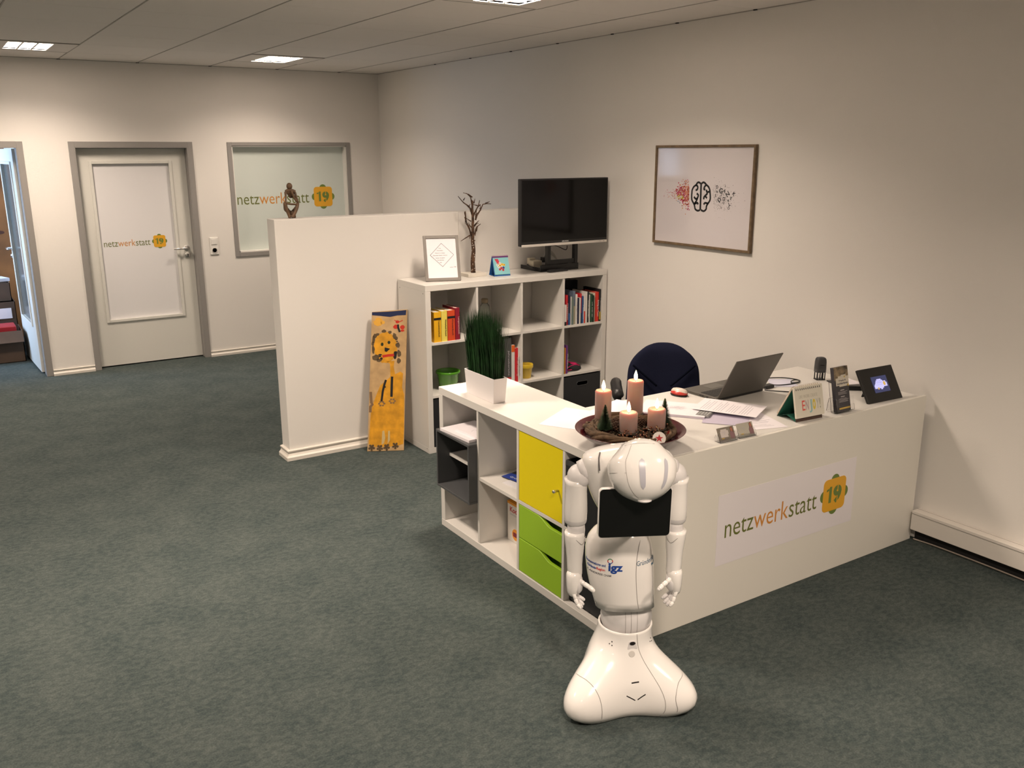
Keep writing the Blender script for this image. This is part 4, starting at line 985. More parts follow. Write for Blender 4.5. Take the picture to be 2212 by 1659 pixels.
# papers, pad and calculator
nb=thing('notepad','thick open writing pad with faint sketch, beside the candle bowl','notepad',(.705,.480,DZ),R(38))
MB().box(-.105,.105,-.15,.15,.0,.010).build('page_block',mat('pad_pages',(.62,.56,.66),.7),nb); MB().box(-.106,.106,-.151,.151,.0102,.011).build('top_page',paper_m,nb)
m=MB(); rnd=random.Random(2)
for i in range(16): stroke_p=[(rnd.uniform(-.04,.04),rnd.uniform(-.06,.03)) for _ in range(3)]; [m.add([(a_[0],a_[1],.0112),(b2[0],b2[1],.0112),(b2[0]+.0009,b2[1]+.0009,.0112),(a_[0]+.0009,a_[1]+.0009,.0112)],[(0,1,2,3)]) for a_,b2 in zip(stroke_p,stroke_p[1:])]
m.build('pencil_sketch',ink_l,nb)
n2=sheet('paper_sheet','white sheet partly under the bowl, behind the tall left candle','paper',(.52,.63,DZ+.0001),R(20),.25,.21,.0008)
ca=thing('calculator','silver and black calculator half covered by sheets','calculator',(.795,.362,DZ),R(30))
MB().box(-.085,.085,-.032,.032,.0,.012).build('body',mat('calc_silver',(.30,.30,.30),.35,.4),ca,bevel=.004)
MB().box(-.012,.078,-.025,.025,.0122,.014).build('display_window',mat('calc_dark',(.03,.03,.032),.2),ca)
m=MB()
for i in range(4):
    for j in range(4): m.box(-.078+i*.015,-.067+i*.015,-.026+j*.013,-.017+j*.013,.0122,.0138)
m.build('keys',mat('calc_key',(.42,.42,.42),.5),ca)
sheet('paper_sheet','printed sheet with text lines lying across the calculator corner','paper',(.910,.332,DZ+.0165),R(28),.21,.297,.0006,None,20,tilt=(0,R(0)))
sheet('paper_sheet','printed sheet under the others, reaching towards the spiral calendar','paper',(.880,.175,DZ+.0004),R(-18),.210,.270,.0006,None,18)
sheet('paper_sheet','lilac sheet painted as the shadow under the printed one, behind the business cards','paper',(.800,.245,DZ+.0014),R(40),.18,.20,.0006,mat('sheet_shadow_lilac',(.55,.50,.62),.6))  # extra sheet coloured as the shadow under the curled printed sheet
sheet('paper_sheet','small sheet with blue picture behind the laptop cable','paper',(1.52,.545,DZ+.0003),R(-35),.13,.16,.001,mat('sheet_blue',(.68,.68,.82),.5))
# cables and adapter
ad=tag(MB().box(1.35,1.41,.50,.535,DZ,DZ+.018).build('adapter',black_pl,bevel=.004),'black plug adapter at right edge of the laptop lid','adapter')
m=MB(); P=[(1.41,.515,DZ+.012),(1.46,.51,DZ+.005),(1.53,.495,DZ+.004),(1.60,.50,DZ+.004),(1.62,.54,DZ+.006),(1.58,.60,DZ+.008),(1.50,.64,DZ+.008),(1.43,.66,DZ+.01)]
m.tube(smoothpts(P),.0028,6); m.tube(smoothpts([(1.54,.50,DZ+.006),(1.56,.52,DZ+.009),(1.60,.525,DZ+.01),(1.61,.505,DZ+.007),(1.57,.492,DZ+.006),(1.54,.50,DZ+.006)]),.003,6)
tag(m.build('cable',black_pl,smooth=True),'looped black cable on the desk between laptop and stamp','cable')
tag(MB().tube(smoothpts([(1.318,.485,DZ+.006),(1.34,.46,DZ+.004),(1.40,.40,DZ+.003),(1.47,.33,DZ+.003),(1.50,.28,DZ+.003)]),.0028,6).build('cable',black_pl,smooth=True),'straight black cable running from laptop corner to the spiral calendar','cable')
# enjoy calendar
ec=thing('desk_calendar','cream spiral desk calendar reading ENJOY, standing at the desk edge','calendar',(1.021,.040,DZ),R(-4.5))
w_,h_=.162,.150; ti=R(13); bro=mat('brown_board',(.07,.04,.03),.6); grn=mat('board_green',(.03,.16,.11),.6)
Mf=Matrix.Rotation(-ti,4,'X'); dpt=.115; tb=math.atan2(dpt-math.sin(ti)*h_,math.cos(ti)*h_); hb=(dpt-math.sin(ti)*h_)/math.sin(tb)
Mb=Matrix.Translation((0,dpt,0))@Matrix.Rotation(tb,4,'X')
m=MB(); m.box(0,w_,0,.002,0,h_,Mf,mi=0); m.box(.0005,w_-.0005,.0021,.0028,0.001,h_-.001,Mf,mi=1); m.build('front_board',[bro,grn],ec)
m=MB(); m.box(0,w_,0,.002,0,hb,Mb,mi=0); m.box(.0005,w_-.0005,-.0008,-.0001,.001,hb-.001,Mb,mi=1); m.build('back_board',[bro,grn],ec)
m=MB(); m.add([(0,.003,.001),(0,dpt*.5,.020),(0,dpt-.003,.001),(w_,.003,.001),(w_,dpt*.5,.020),(w_,dpt-.003,.001)],[(0,1,4,3),(1,2,5,4)]); m.build('foot_board',grn,ec)
pg=MB().box(-.004,w_+.006,-.010,-.0005,.016,h_+.004,Mf).build('page_block',mat('cal_page',(.72,.68,.58),.6),ec)
MB().box(.0,w_,.0022,.010,.010,hb,Mb).build('turned_pages',mat('cal_page2',(.62,.54,.44),.6),ec)
ecol=[(.70,.12,.10),(.50,.35,.38),(.30,.50,.50),(.70,.55,.06),(.50,.50,.45),(.35,.35,.25)]
for i,(c_,l_) in enumerate(zip(ecol,'ENJOY!')):
    m=MB(); m.text(l_,.036+i*.0215,.048,width=.0175 if l_!='!' else .005,height=.044,y=-.0101,bold=.012 if i!=3 else .06,M=Mf); m.build('lettering',mat('enjoy_%d'%i,c_,.5),pg)
MB().text('LIVE WORK CREATE',.022,.102,width=.112,height=.015,y=-.0101,M=Mf,bold=-.015).build('lettering',mat('pale_print',(.52,.49,.42),.6),pg)
m=MB()
for i in range(13): m.box(.006+i*.012,.010+i*.012,-.0104,-.0101,h_-.011,h_-.003,Mf)
m.build('punch_holes',blackink,pg)
spiral(ec,w_+.002,13,h_-.002,.011,Mf,mat('ring_cream',(.55,.50,.42),.35,.3))
# flyer stand
fs=thing('flyer_holder','clear acrylic stand holding narrow flyers on the desk edge','flyer holder',(1.275,.030,DZ))
ft=R(-12); Mf=Matrix.Rotation(ft,4,'X')
m=MB(); m.box(0,.118,.018,.020,0,.15,Mf); m.box(-.003,.121,-.016,-.0145,.004,.032,Mf); m.box(-.003,-.001,-.016,.018,.004,.068,Mf); m.box(.119,.121,-.016,.018,.004,.068,Mf); m.box(-.003,.121,-.016,.020,.001,.003,Mf); m.box(-.002,.020,-.016,-.0145,.032,.066,Mf)
m.build('acrylic_holder',glass_m,fs)
m=MB().box(-.003,.121,.045,.047,0,.06,Matrix.Rotation(R(8),4,'X')).build('rear_foot',glass_m,fs)
fy=thing('flyer','dark and cream social media flyers standing in the clear acrylic holder','flyer',(1.285,.030,DZ+.0045))
m=MB().box(0,.098,-.004,.014,0,.206,Mf).build('flyer_stack',mat('flyer_dark',(.045,.042,.05),.4),fy)
MB().box(.0,.098,-.0048,-.0042,.145,.206,Mf).build('photo_print',mat('flyer_photo',(.20,.15,.09),.4,var=.8,vscale=45),fy)
MB().prism([(.008,.155),(.025,.155),(.025,.163),(.045,.163),(.045,.168),(.08,.168),(.08,.160),(.098,.160),(.098,.120),(.085,.120),(.085,.114),(.03,.114),(.03,.120),(.008,.120)][::-1],-.0054,-.0049,Mf).build('cream_panel',mat('flyer_cream',(.62,.57,.48),.5),fy)
MB().text('10 Impulse für',.053,.139,width=.05,height=.008,y=-.0055,M=Mf,align='C').text('Social Media Marketing',.053,.125,width=.078,height=.009,y=-.0055,M=Mf,align='C',bold=.02).build('title_text',ink,fy)
MB().box(.016,.094,-.0054,-.0048,.010,.018,Mf).box(.088,.096,-.0056,-.005,.112,.122,Mf).prism(circle(.07,.158,.004,12),-.0062,-.0056,Mf).build('gold_marks',mat('flyer_gold',(.62,.42,.08),.5),fy)
m=MB()
for z_ in (.096,.066): m.box(.035,.062,-.0048,-.0043,z_,z_+.004,Mf)
for z_ in (.089,.084,.079,.058,.053,.048,.043): m.box(.018,.088-rnd.random()*.02,-.0046,-.0043,z_,z_+.0016,Mf)
m.build('print_lines',mat('flyer_print',(.45,.42,.42),.5),fy)
# digital photo frame
df=thing('digital_photo_frame','black digital photo frame with a lit screen, at the right end of the desk','photo frame',(1.540,.042,DZ),rot=(R(-30),0,R(-3.2)))
m=MB().box(0,.246,0,.014,0,.172).build('frame',mat('frame_black',(.012,.011,.010),.45),df,bevel=.003)
scr=MB().box(.070,.178,-.0012,-.0003,.046,.126).build('screen',mat('lit_screen_navy',(.01,.012,.03),.3,emit=(.022,.024,.06),es=1.0),df)
MB().prism([(.078,.066),(.078,.084),(.084,.084),(.084,.090),(.09,.09),(.09,.098),(.096,.098),(.096,.106),(.104,.106),(.104,.112),(.134,.112),(.134,.106),(.142,.106),(.142,.100),(.162,.100),(.162,.092),(.168,.092),(.168,.072),(.14,.072),(.14,.066),(.13,.066),(.13,.060),(.118,.060),(.118,.066)][::-1],-.0018,-.0013).build('screen_panel',mat('lit_lilac',(.2,.2,.35),.3,emit=(.30,.29,.52),es=1.0),scr)
MB().prism(circle(.150,.087,.0085,14,.011),-.0022,-.0019).box(.096,.106,-.0022,-.0019,.061,.071).build('gold_spots',mat('lit_gold',(.3,.2,.05),.3,emit=(.30,.19,.05),es=1.0),scr)
MB().text('Kreative',.118,.100,width=.028,height=.005,y=-.0019,align='C').text('Netzwerkstatt',.118,.092,width=.04,height=.005,y=-.0019,align='C').text('Social Media',.112,.083,width=.045,height=.003,y=-.0019,align='C').build('screen_text',mat('lit_text',(.1,.1,.2),.3,emit=(.16,.15,.30),es=1.0),scr)
MB().box(.06,.16,-.003,.003,-.085,0,Matrix.Rotation(R(30),4,'X')@Matrix.Translation((0,.066,.0875))@Matrix.Rotation(R(18),4,'X')).build('rear_foot',black_pl,df)
# stamp
sp=thing('rubber_stamp','dark grey self-inking stamp standing on the desk behind the flyers','stamp',(1.742,.488,DZ),R(-25))
m=MB(); m.box(-.024,.024,-.018,.018,0,.004); 
for a_ in (-.022,-.008,.008,.019): m.box(a_,a_+.004,-.018,-.014,.004,.045); m.box(a_,a_+.004,.014,.018,.004,.045)
m.build('stamp_base',black_pl,sp)
m=MB(); m.loft([[(p[0]*s,p[1]*s*.82,z) for p in rrect(-.027,.027,-.027,.027,.012,5)] for s,z in ((.93,.040),(1,.042),(1,.060),(.97,.095),(.90,.110),(.72,.118),(.3,.121))]); m.build('stamp_cap',mat('stamp_grey',(.055,.055,.058),.45),sp,smooth=True)
MB().text('Colop' if 0 else 'Printer',.0,.078,width=.02,height=.006,y=-.0225,align='C').build('lettering',mat('stamp_print',(.02,.02,.02),.3),sp)
# phone pad and black items behind the flyer
tag(MB().box(-.055,.055,-.075,.075,0,.006,).build('notebook',black_pl,loc=(1.765,.352,DZ),rot=(0,0,R(-20)),bevel=.002),'flat black notebook on the desk behind the flyers','notebook')
t=sheet('card_tray','pale leaflets lying over the black notebook behind flyers','leaflets',(1.79,.36,DZ+.0065),R(-20),.10,.13,.004)
tag(MB().box(-.085,.085,-.017,.017,0,.022).build('pen_case',black_pl,loc=(1.735,.235,DZ),rot=(0,0,R(-40)),bevel=.004),'black elongated case on the desk, left of digital photo frame','case')
# business card holders
for k,(x_,lab,cb_) in enumerate(((.529,'clear business card holder left of the pair, with grey cards',(.24,.21,.17)),(.642,'clear business card holder right of the pair, with pale cards',(.48,.45,.38)))):
    t=thing('card_holder',lab,'card holder',(x_,.020,DZ),R(-3.2)); Mf=Matrix.Rotation(R(-27),4,'X')
    m=MB(); m.box(-.003,.091,.0035,.005,.002,.030,Mf); m.box(-.003,.091,-.010,-.0088,.004,.014,Mf); m.box(-.003,.091,-.010,.004,.003,.0042,Mf); m.box(-.004,.092,-.006,.03,0,.0015)
    m.prism(circle(.018,.014,.0,1) if 0 else [(0,0),(.03,0),(.036,.012),(.030,.028),(.018,.032),(.006,.02)],-.001,.001,Matrix.Translation((-.003,-.006,.0015))@Matrix.Rotation(R(90),4,'Z')); m.prism([(0,0),(.03,0),(.036,.012),(.030,.028),(.018,.032),(.006,.02)],-.001,.001,Matrix.Translation((.091,-.006,.0015))@Matrix.Rotation(R(90),4,'Z'))
    m.build('acrylic_holder',glass_m,t)
    c_=thing('business_cards',('stack of grey business cards with portrait in the left clear holder','stack of pale business cards with portrait in the right clear holder')[k],'cards',(x_+.001,.020,DZ),R(-3.2))
    MB().box(0,.085,-.006,.002,.006,.060,Mf).build('card_stack',mat('card_%d'%k,cb_,.5),c_)
    if k==0:
        MB().prism([(.008,.018),(.048,.018),(.048,.030),(.052,.030),(.052,.046),(.044,.046),(.044,.052),(.012,.052),(.012,.045),(.008,.045)],-.0066,-.0061,Mf).build('white_panel',mat('card_panel',(.62,.56,.53),.5),c_)
    MB().prism([(.060,.008),(.080,.008),(.082,.028),(.076,.040),(.064,.040),(.058,.028)],-.0068,-.0061,Mf).build('portrait_clothes',mat('portrait_mauve',(.25,.14,.15),.5),c_)
    MB().prism(circle(.070,.046,.0055,14,.008),-.0074,-.0069,Mf).build('portrait_face',mat('portrait_skin',(.42,.18,.12),.5),c_)
    MB().prism([(.063,.036),(.065,.055),(.075,.058),(.080,.036),(.076,.032),(.075,.050),(.066,.048)],-.0072,-.0069,Mf).build('portrait_hair',mat('portrait_hair_%d'%k,(.20,.07,.03),.5),c_)
    MB().box(.010,.024,-.0068,-.0062,.012,.016,Mf).build('gold_mark',mat('flyer_gold',(.62,.42,.08),.5),c_)
    MB().box(.016,.036,-.0071,-.0067,.040,.041,Mf).box(.016,.034,-.0071,-.0067,.037,.0378,Mf).prism(circle(.030,.032,.002,8),-.0073,-.0068,Mf).build('print_lines',ink_l,c_)

# ------------------------------------------------------------------ boxes in the store room
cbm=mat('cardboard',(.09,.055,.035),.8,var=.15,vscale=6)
def carton(label,x0,x1,y0,y1,z0,z1,flaps=True):
    t=thing('cardboard_box',label,'box',((x0+x1)/2,(y0+y1)/2,z0)); a=(x1-x0)/2;b=(y1-y0)/2;h=z1-z0
    m=MB(); m.box(-a,a,-b,-b+.006,0,h); m.box(-a,a,b-.006,b,0,h); m.box(-a,-a+.006,-b,b,0,h); m.box(a-.006,a,-b,b,0,h); m.box(-a,a,-b,b,0,.006); m.build('carton_body',cbm,t)
    if flaps:
        MB().box(-a,a,-.12,0,-.003,.003,Matrix.Translation((0,-b,h))@Matrix.Rotation(R(55),4,'X')).build('flap',cbm,t)
    return t
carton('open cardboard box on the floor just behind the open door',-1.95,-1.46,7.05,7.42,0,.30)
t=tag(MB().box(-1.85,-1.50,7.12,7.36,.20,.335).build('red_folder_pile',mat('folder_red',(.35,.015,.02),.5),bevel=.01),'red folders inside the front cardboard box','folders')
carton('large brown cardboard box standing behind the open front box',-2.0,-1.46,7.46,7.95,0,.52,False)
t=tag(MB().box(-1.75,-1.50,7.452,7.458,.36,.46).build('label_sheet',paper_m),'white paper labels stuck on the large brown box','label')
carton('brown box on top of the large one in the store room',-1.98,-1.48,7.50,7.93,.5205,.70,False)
t=tag(MB().box(-.13,.13,-.1,.1,0,.03).build('paper_pile',paper_m,loc=(-1.62,7.7,.7005),rot=(0,0,.3)),'white papers lying on the uppermost brown box','papers')
t=tag(MB().box(-.07,.07,-.003,.003,0,.16).build('small_packet',mat('packet_pink',(.62,.5,.62),.6),loc=(-1.66,7.56,.7305),rot=(R(-8),0,.1)),'pinkish packet standing on papers on the top box','packet')
#ROBOT
# ------------------------------------------------------------------ humanoid robot
rb=thing('humanoid_robot','white humanoid robot with bowed head and black chest tablet in front of counter corner','robot',(-.178,-.231,0),R(-30.67))
def interp(tab,z):
    if z<=tab[0][0]: return tab[0][1:]
    for (a,b) in zip(tab,tab[1:]):
        if a[0]<=z<=b[0]:
            t=(z-a[0])/(b[0]-a[0]); t=t if len(a)<2 else t
            return tuple(p+(q-p)*t for p,q in zip(a[1:],b[1:]))
    return tab[-1][1:]
#      z    W(lat) F(front) B(back)
BT=[(.004,.245,.145,.150),(.012,.262,.155,.170),(.03,.281,.160,.188),(.05,.290,.161,.195),(.075,.288,.159,.190),(.10,.274,.156,.180),(.125,.248,.152,.160),(.15,.215,.142,.143),(.175,.176,.131,.125),(.20,.140,.120,.112),(.225,.115,.110,.105),(.25,.104,.103,.102),(.275,.101,.101,.100),(.30,.100,.100,.100)]
def smoothtab(tab,z):
    zs=np.array([t[0] for t in tab]); out=[]
    for k in range(1,len(tab[0])):
        ys=np.array([t[k] for t in tab]); 
        out.append(sum(np.interp(z+d,zs,ys) for d in (-.008,-.004,0,.004,.008))/5)
    return out
def gs(d,sg):
    d=(d+math.pi)%(2*math.pi)-math.pi; return math.exp(-(d/sg)**2)
def base_r(th,z):
    W,F,B=smoothtab(BT,z); side=min(F,.104+.6*(F-.104)); inner=side+(F-side)*gs(th,R(60))
    l=min(1,gs(th-R(52),R(27))+gs(th+R(52),R(27))); return inner+(W-inner)*l+(B-inner)*gs(th-math.pi,R(42))
def base_p(th,z,off=0):
    k=min(1,max(0,(z-.2)/.08)); r=base_r(th,z)*(1-.035*k)+off; t=th+R(6); return (-.007+.011*k+r*math.sin(t),-.006-r*math.cos(t),z)
def base_tz(td,z,off=.0006): return base_p(R(td),z,off)
NT=72
zs=[.004,.008,.014,.022,.032,.045,.06,.075,.09,.105,.12,.135,.15,.165,.18,.195,.21,.225,.24,.255,.27,.285,.292]
rings=[[base_p(2*math.pi*j/NT-math.pi,z) for j in range(NT)] for z in zs]
rim=[[base_p(2*math.pi*j/NT-math.pi,.294,-.003) for j in range(NT)],[base_p(2*math.pi*j/NT-math.pi,.292,-.007) for j in range(NT)],[base_p(2*math.pi*j/NT-math.pi,.26,-.009) for j in range(NT)]]
base=MB().loft(rings+rim).build('base',rob_w,rb,smooth=True)
for th in (-52,52,180):
    p=base_p(R(th),.03,-.07); MB().lathe([(.01,-.015),(.026,-.013),(.026,.013),(.01,.015)],16,Matrix.Translation((p[0],p[1],.0265))@Matrix.Rotation(R(th),4,'Z')@Matrix.Rotation(R(90),4,'X')).build('wheel',black_pl,base)
def surf_line(name,pts,r_=.0009,m_=seam_m,par=base,fn=base_tz,off=.0002):
    P=smoothpts([fn(x,z,off) for x,z in pts],5); return MB().tube(P,r_,6).build(name,m_,par,smooth=True)
# wheel cap seams: curves on surface in (theta,z)
surf_line('seam',[(-66,.145),(-58,.152),(-49,.152),(-41,.140),(-36,.122),(-33,.102),(-31,.07),(-31,.04),(-33,.008)])
surf_line('seam',[(66,.136),(54,.138),(44,.130),(38,.105),(36,.08),(37,.045),(39,.008)])
surf_line('seam',[(10,.29),(15,.24),(22,.20),(26,.16),(28.5,.12),(29.5,.08),(29.5,.04),(29,.008)])
blk=mat('slot_black',(.012,.008,.008),.5)
surf_line('sensor_slot',[(-1,.1345),(4,.1355),(9,.1365)],.0030,blk,off=-.0015)
surf_line('sensor_slot',[(-8,.094),(-2,.083),(3,.074)],.0022,blk,off=-.0010)
surf_line('sensor_slot',[(6,.076),(10.5,.086),(15,.096)],.0022,blk,off=-.0010)
p=base_tz(2,.252,.0005); nrm=Matrix.Translation(p)@Matrix.Rotation(R(8),4,'Z')@Matrix.Rotation(R(-6),4,'X')
win=MB().prism([(-.017,-.016),(.017,-.016),(.018,-.012),(.012,.012),(.008,.016),(-.008,.016),(-.012,.012),(-.018,-.012)],-.0012,.004,nrm).build('sensor_window',rob_g,base,bevel=.001,seg=1)
MB().prism(circle(0,.007,.0105,18,.006),-.0030,.0,nrm).build('lens',blk,win)
p=base_tz(2,.223,.0005); MB().prism(circle(0,0,.0115,22),-.0012,.004,Matrix.Translation(p)@Matrix.Rotation(R(8),4,'Z')@Matrix.Rotation(R(-20),4,'X')).build('stop_button',mat('button_grey',(.62,.59,.56),.35),base,bevel=.001,seg=1)
for tc_x,zc_ in ((-41,.248),(51,.242)):
    m=MB()
    for dt_,dz in ((1,.009),(-3,0),(3,-.003)): m.ball(base_tz(tc_x+dt_,zc_+dz,-.001),(.0028,.0028,.0028),8)
    m.build('vent_dots',blk,base,kind='stuff')
# knee joint
kj=MB(); rings=[]
for i in range(15):
    a_=-1.2+2.5*i/14; q=.0925*math.cos(a_*.80)
    rings.append([(.008+q*math.sin(t_),-q*.93*math.cos(t_),.315+.075*math.sin(a_)) for t_ in [2*math.pi*j/48 for j in range(48)]])
knee=kj.loft(rings).build('knee_joint',rob_g,rb,smooth=True)
for x_ in (-.016,.004,.026):
    P=[]
    for i in range(10):
        a_=-.8+1.9*i/9; q=.0925*math.cos(a_*.80); P.append((.008+x_,-math.sqrt(max(q*q-x_*x_,0))*.93-.0002,.315+.075*math.sin(a_)))
    MB().tube(P,.0007,5).build('seam',seam_m,knee,smooth=True)
# leg
LT=[(.30,.007,.099,.094,.088),(.36,.001,.106,.096,.090),(.42,-.010,.113,.099,.092),(.48,-.018,.118,.101,.093),(.54,-.024,.120,.101,.092),(.59,-.028,.116,.098,.088),(.62,-.028,.108,.092,.080),(.645,-.027,.092,.080,.068),(.665,-.026,.068,.060,.052),(.678,-.026,.035,.032,.03),(.681,-.026,.012,.01,.01)]
def leg_prm(z): 
    zs_=np.array([t[0] for t in LT]); return [np.interp(z,zs_,np.array([t[k] for t in LT])) for k in range(1,5)]
def sup(c): return math.copysign(abs(c)**.90,c)
def leg_p(th,z,off=0):
    cx,a,f,b=leg_prm(z); d=f if math.cos(th)>0 else b
    return (cx+(a+off)*sup(math.sin(th)),-(d+off)*sup(math.cos(th)),z)
def leg_at(x,z,off=.0006):
    lo,hi=-R(89.5),R(89.5)
    for _ in range(30):
        mdl=(lo+hi)/2
        if leg_p(mdl,z)[0]<x: lo=mdl
        else: hi=mdl
    return leg_p((lo+hi)/2,z,off)
rings=[]
for i,t_ in enumerate([0,.1,.2,.3,.4,.5,.6,.7,.76,.82,.86,.90,.93,.955,.975,.99,1]):
    r_=[]
    for j in range(64):
        th=2*math.pi*j/64-math.pi; z0=.335+.022*(1+math.cos(th))*.9; z=z0+(.681-z0)*t_; r_.append(leg_p(th,z))
    rings.append(r_)
inner=[[(.001+(p[0]-.001)*.93,p[1]*.93,p[2]+.002) for p in rings[0]]]
leg=MB().loft(inner+rings).build('leg',rob_w,rb,smooth=True)
surf_line('seam',[(.050,.655),(.034,.63),(.024,.59),(.020,.54),(.022,.48),(.028,.42),(.034,.385)],.0009,seam_m,leg,leg_at)
def legtext(body,x,z,width,height,mt,bold=.01):
    m=MB(); m.text(body,x,z,width=width,height=height,y=0,bold=bold,fn=lambda p: leg_at(p[0],p[2],.0004 if p[1]<-.0001 else -.0005))
    m.build('lettering',mt,leg)
igb=mat('igz_blue',(.02,.07,.33),.4); igr=mat('igz_red',(.65,.05,.04),.4); gry=mat('text_grey',(.10,.10,.12),.5)
legtext('Innovations und',-.143,.545,.058,.0095,mat('text_blue',(.03,.08,.30),.4))
legtext('Gründer',-.140,.528,.026,.0095,mat('text_blue',(.03,.08,.30),.4)); legtext('Region',-.1135,.528,.027,.0095,igr)
legtext('LANDKREIS CHAM',-.138,.510,.072,.0075,gry)
legtext('igz',-.076,.533,.049,.027,igb,.035)
legtext('Gründerland',.022,.548,.086,.0175,mat('text_slate',(.07,.14,.22),.5),.0); legtext('Bayern',.080,.532,.024,.008,mat('text_slate',(.07,.14,.22),.5),.0)
rc_=[mat('ring_green',(.03,.22,.08),.5),igr,igb]
m=MB(); 
for i in range(18):
    a0=2*math.pi*i/18; a1=2*math.pi*(i+.9)/18; q=[]
    for rr_,a_ in ((.0065,a0),(.0065,a1),(.0095,a1),(.0095,a0)): q.append(leg_at(-.070+rr_*math.cos(a_),.5685+rr_*math.sin(a_),.0005))
    m.add(q,[(0,1,2,3)],mi=[1,1,0,0,0,0,0,0,1,1,1,2,2,2,2,2,2,1][i])
m.build('ring_emblem',rc_,leg)
# torso
TT=[(.655,-.020,.052,.045),(.69,-.025,.060,.050),(.72,-.032,.078,.060),(.75,-.040,.098,.068),(.78,-.048,.114,.075),(.82,-.056,.129,.082),(.86,-.062,.143,.086),(.90,-.066,.153,.088),(.93,-.068,.156,.086),(.948,-.070,.148,.080),(.960,-.072,.126,.068),(.969,-.074,.098,.055),(.976,-.078,.062,.042),(.980,-.08,.040,.035),(.982,-.082,.02,.02)]
rings=[]
for z,cy,a,b in TT: rings.append([(-.016+a*math.copysign(abs(math.sin(t_))**.85,math.sin(t_)),cy-b*math.copysign(abs(math.cos(t_))**.85,math.cos(t_)),z) for t_ in [2*math.pi*j/48 for j in range(48)]])
torso=MB().loft(rings).build('torso',rob_w,rb,smooth=True,sub=1)
for s in (-1,1):
    MB().tube(smoothpts([(s*.100-.016,-.105,.966),(s*.104-.018,-.128,.955),(s*.105-.018,-.142,.938),(s*.104-.018,-.148,.918)]),.0022,6).build('speaker_slit',mat('slit_grey',(.10,.09,.09),.5),torso,smooth=True)
# tablet, facing -y and slightly tipped
Mt=Matrix.Translation((-.016,-.222,.802))@Matrix.Rotation(R(4),4,'X')@Matrix.Rotation(R(2.0),4,'Z')
tb_=MB().prism(rrect(-.119,.119,-.088,.088,.014),-.004,.010,Mt).build('tablet',rob_w,rb,bevel=.002)
MB().prism(rrect(-.1165,.1165,-.0855,.0855,.013),-.0055,-.0042,Mt).build('tablet_screen',mat('tablet_black',(.004,.004,.004),.35),tb_)
MB().tube([(0,-.10,.80),(0,-.211,.80)],[.05,.035],16).tube(smoothpts([(0,-.06,.70),(0,-.13,.735),(0,-.205,.765)]),[.045]*7+[.040]*6,16).build('tablet_mount',rob_g,tb_,smooth=True)
# head
HC=Vector((.000,-.235,.950)); ta=R(24); ux=Vector((1,0,0)); uu_=Vector((0,math.sin(ta),math.cos(ta))); ud=Vector((0,-math.cos(ta),math.sin(ta)))
px=.00150/6.143
hw=[(105,12),(112,70),(130,150),(170,230),(205,262),(240,290),(300,345),(360,400),(400,432),(440,447),(500,450),(560,442),(650,424),(700,402),(780,342),(850,262),(900,165),(925,100),(938,30)]
def head_prm(h):
    hs=np.array([(520-q[0])*px for q in hw])[::-1]; ws=np.array([q[1]*px for q in hw])[::-1]
    w_=float(sum(np.interp(h+d,hs,ws) for d in (-.004,-.002,0,.002,.004))/5); t_=(h+.001)/.103; dp=.093*math.sqrt(max(0,1-t_*t_))
    return w_,min(dp,w_*1.1)
def head_p(ph,h,off=0):
    w_,d_=head_prm(h); e=.92
    s_,c_=math.sin(ph),math.cos(ph)
    P=HC+uu_*h+ux*((w_+off)*math.copysign(abs(s_)**e,s_))+ud*((d_+off)*math.copysign(abs(c_)**e,c_)); return tuple(P)
hs=[-.1025]+[-.101+.203*i/28 for i in range(29)]
rings=[[head_p(2*math.pi*j/48,h) for j in range(48)] for h in hs]
head=MB().loft(rings).build('head',rob_w,rb,smooth=True,sub=1)
led=mat('led_bar_grey',(.50,.50,.56),.3)
for ph,wd in ((-7,9.0),(32,7.6)):
    m=MB(); rg=[]
    for i in range(13):
        t_=i/12; h=-.064+.094*t_; k=math.sqrt(max(.02,1-((t_-.5)/.5)**8)); rg.append([head_p(R(ph-wd/2*k),h,.0012),head_p(R(ph),h,.0014),head_p(R(ph+wd/2*k),h,.0012)])
    m.loft(rg,cap=False,closed=False); m.build('light_bar',led,head,smooth=True)
def hline(pts): MB().tube(smoothpts([head_p(R(a_),h,.0002) for a_,h in pts],4),.0006,5).build('seam',seam_m,head,smooth=True)
hline([(-35,.075),(-34,.05),(-34,.02),(-34,-.02),(-34,-.05),(-32,-.075),(-26,-.09)]); hline([(-80,-.010),(-60,-.011),(-34,-.013)]); hline([(-60,.075),(-30,.079),(0,.080),(30,.078)]); hline([(88,.0),(70,.002)])
MB().ball(tuple(HC+uu_*-.095+ud*.02),(.024,.018,.007),14).build('chin_plate',rob_g,head,smooth=True)
MB().tube([(-.014,-.075,.945),(-.01,-.12,.955),(0,-.18,.952)],[.046,.044,.040],18).build('neck',rob_g,rb,smooth=True)
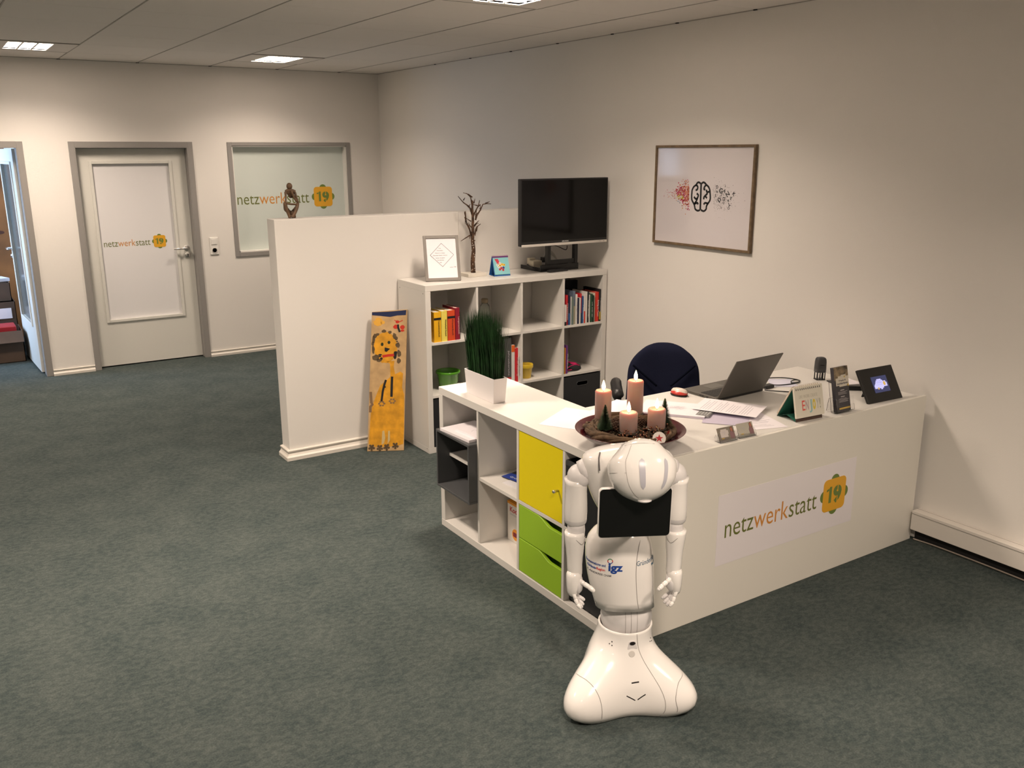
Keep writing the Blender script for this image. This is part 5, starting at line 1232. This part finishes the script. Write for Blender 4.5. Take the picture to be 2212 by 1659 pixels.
# arms
def ell(c,rx,ry,z,n=28): return [(c[0]+rx*math.cos(2*math.pi*j/n),c[1]+ry*math.sin(2*math.pi*j/n),z) for j in range(n)]
for s,X0 in ((-1,-.184),(1,.150)):
    yy=-.066
    MB().ball((X0+(-s)*.004,yy,.868),(.040,.042,.044),24).build('shoulder_cap',rob_g,rb,smooth=True)
    MB().tube([(s*.135-.016,yy,.895),(s*.160-.016,yy,.885)],[.040,.036],20).build('shoulder_joint',rob_g,rb,smooth=True)
    cx=X0-s*-.004
    T_=[(.694,.014,.016),(.697,.030,.031),(.705,.036,.037),(.72,.0385,.040),(.745,.0395,.041),(.78,.0385,.040),(.82,.037,.040),(.845,.038,.042),(.862,.0405,.043)]
    o=MB().loft([ell((cx,yy+.002),a,b,z) for z,a,b in T_]).build('upper_arm',rob_w,rb,smooth=True)
    MB().loft([ell((cx,yy+.002),a+.0004,b+.0004,z) for z,a,b in ((.701,.0335,.0345),(.706,.0365,.0375),(.713,.0378,.0388),(.718,.0383,.0397))],cap=False).build('cuff_band',rob_g,o,smooth=True)
    MB().loft([ell((cx+s*-.002,yy),a,b,z) for z,a,b in ((.640,.020,.02),(.655,.029,.030),(.675,.031,.032),(.690,.030,.031),(.705,.028,.03))]).build('elbow_joint',rob_g,rb,smooth=True)
    F_=[(.500,.010,.020,-.004),(.505,.022,.029,-.003),(.52,.026,.031,-.001),(.55,.0265,.030,0),(.58,.028,.030,0),(.61,.031,.032,0),(.64,.034,.035,.001),(.662,.0345,.036,.002),(.672,.033,.034,.003)]
    o=MB().loft([ell((cx+s*dx+s*.002,yy-.006),a,b,z) for z,a,b,dx in F_]).build('forearm',rob_w,rb,smooth=True)
    m=MB(); m.tube(smoothpts([(cx-s*.034,yy-.01,.655),(cx-s*.020,yy-.033,.635),(cx+s*.002,yy-.041,.655),(cx+s*.02,yy-.032,.668)]),.0009,5); m.build('seam',seam_m,o,smooth=True)
    # hand
    hx=cx+s*.004; hy=yy-.012
    H_=[(.438,.010,.018,.010),(.444,.016,.026,.008),(.455,.021,.031,.005),(.475,.025,.034,.002),(.495,.027,.034,0),(.515,.027,.032,0),(.53,.022,.027,0)]
    hand=MB().loft([ell((hx+s*dx*.6,hy),a,b,z,20) for z,a,b,dx in H_]).build('hand',rob_w,rb,smooth=True)
    m=MB(); m.loft([ell((hx-s*.012,hy-.004),a,b,z,16) for z,a,b in ((.452,.010,.020),(.462,.017,.027),(.485,.020,.028),(.505,.016,.022))]); m.build('palm',rob_g,hand,smooth=True)
    # thumb: leaves the side of the palm near its base, pointing inward and forward
    P=[(hx-s*.016,hy-.016,.500),(hx-s*.032,hy-.028,.492),(hx-s*.048,hy-.036,.484),(hx-s*.062,hy-.044,.474)]
    def seg(P,r_):
        m=MB()
        for a_,b2 in zip(P,P[1:]):
            a_=Vector(a_);b2=Vector(b2); d=(b2-a_); m.tube([a_,a_+d*.12,a_+d*.85,b2],[r_*.82,r_,r_*.95,r_*.78],10); m.ball(tuple(b2),r_*.80,10)
        return m
    seg(P,.0088).build('thumb',rob_w,hand,smooth=True)
    for k in range(4):
        oy=hy-.024+.0145*k; ln=[.95,1.05,1.0,.82][k]; cv=[.6,.85,1.05,1.2][k]
        P=[(hx+s*.004,oy,.456),(hx-s*.003,oy-.003,.456-.022*ln),(hx-s*.016*cv,oy-.008,.456-.040*ln),(hx-s*.030*cv,oy-.013,.456-.051*ln)]
        seg(P,.0072).build('finger',rob_w if k==0 else rob_g,hand,smooth=True)
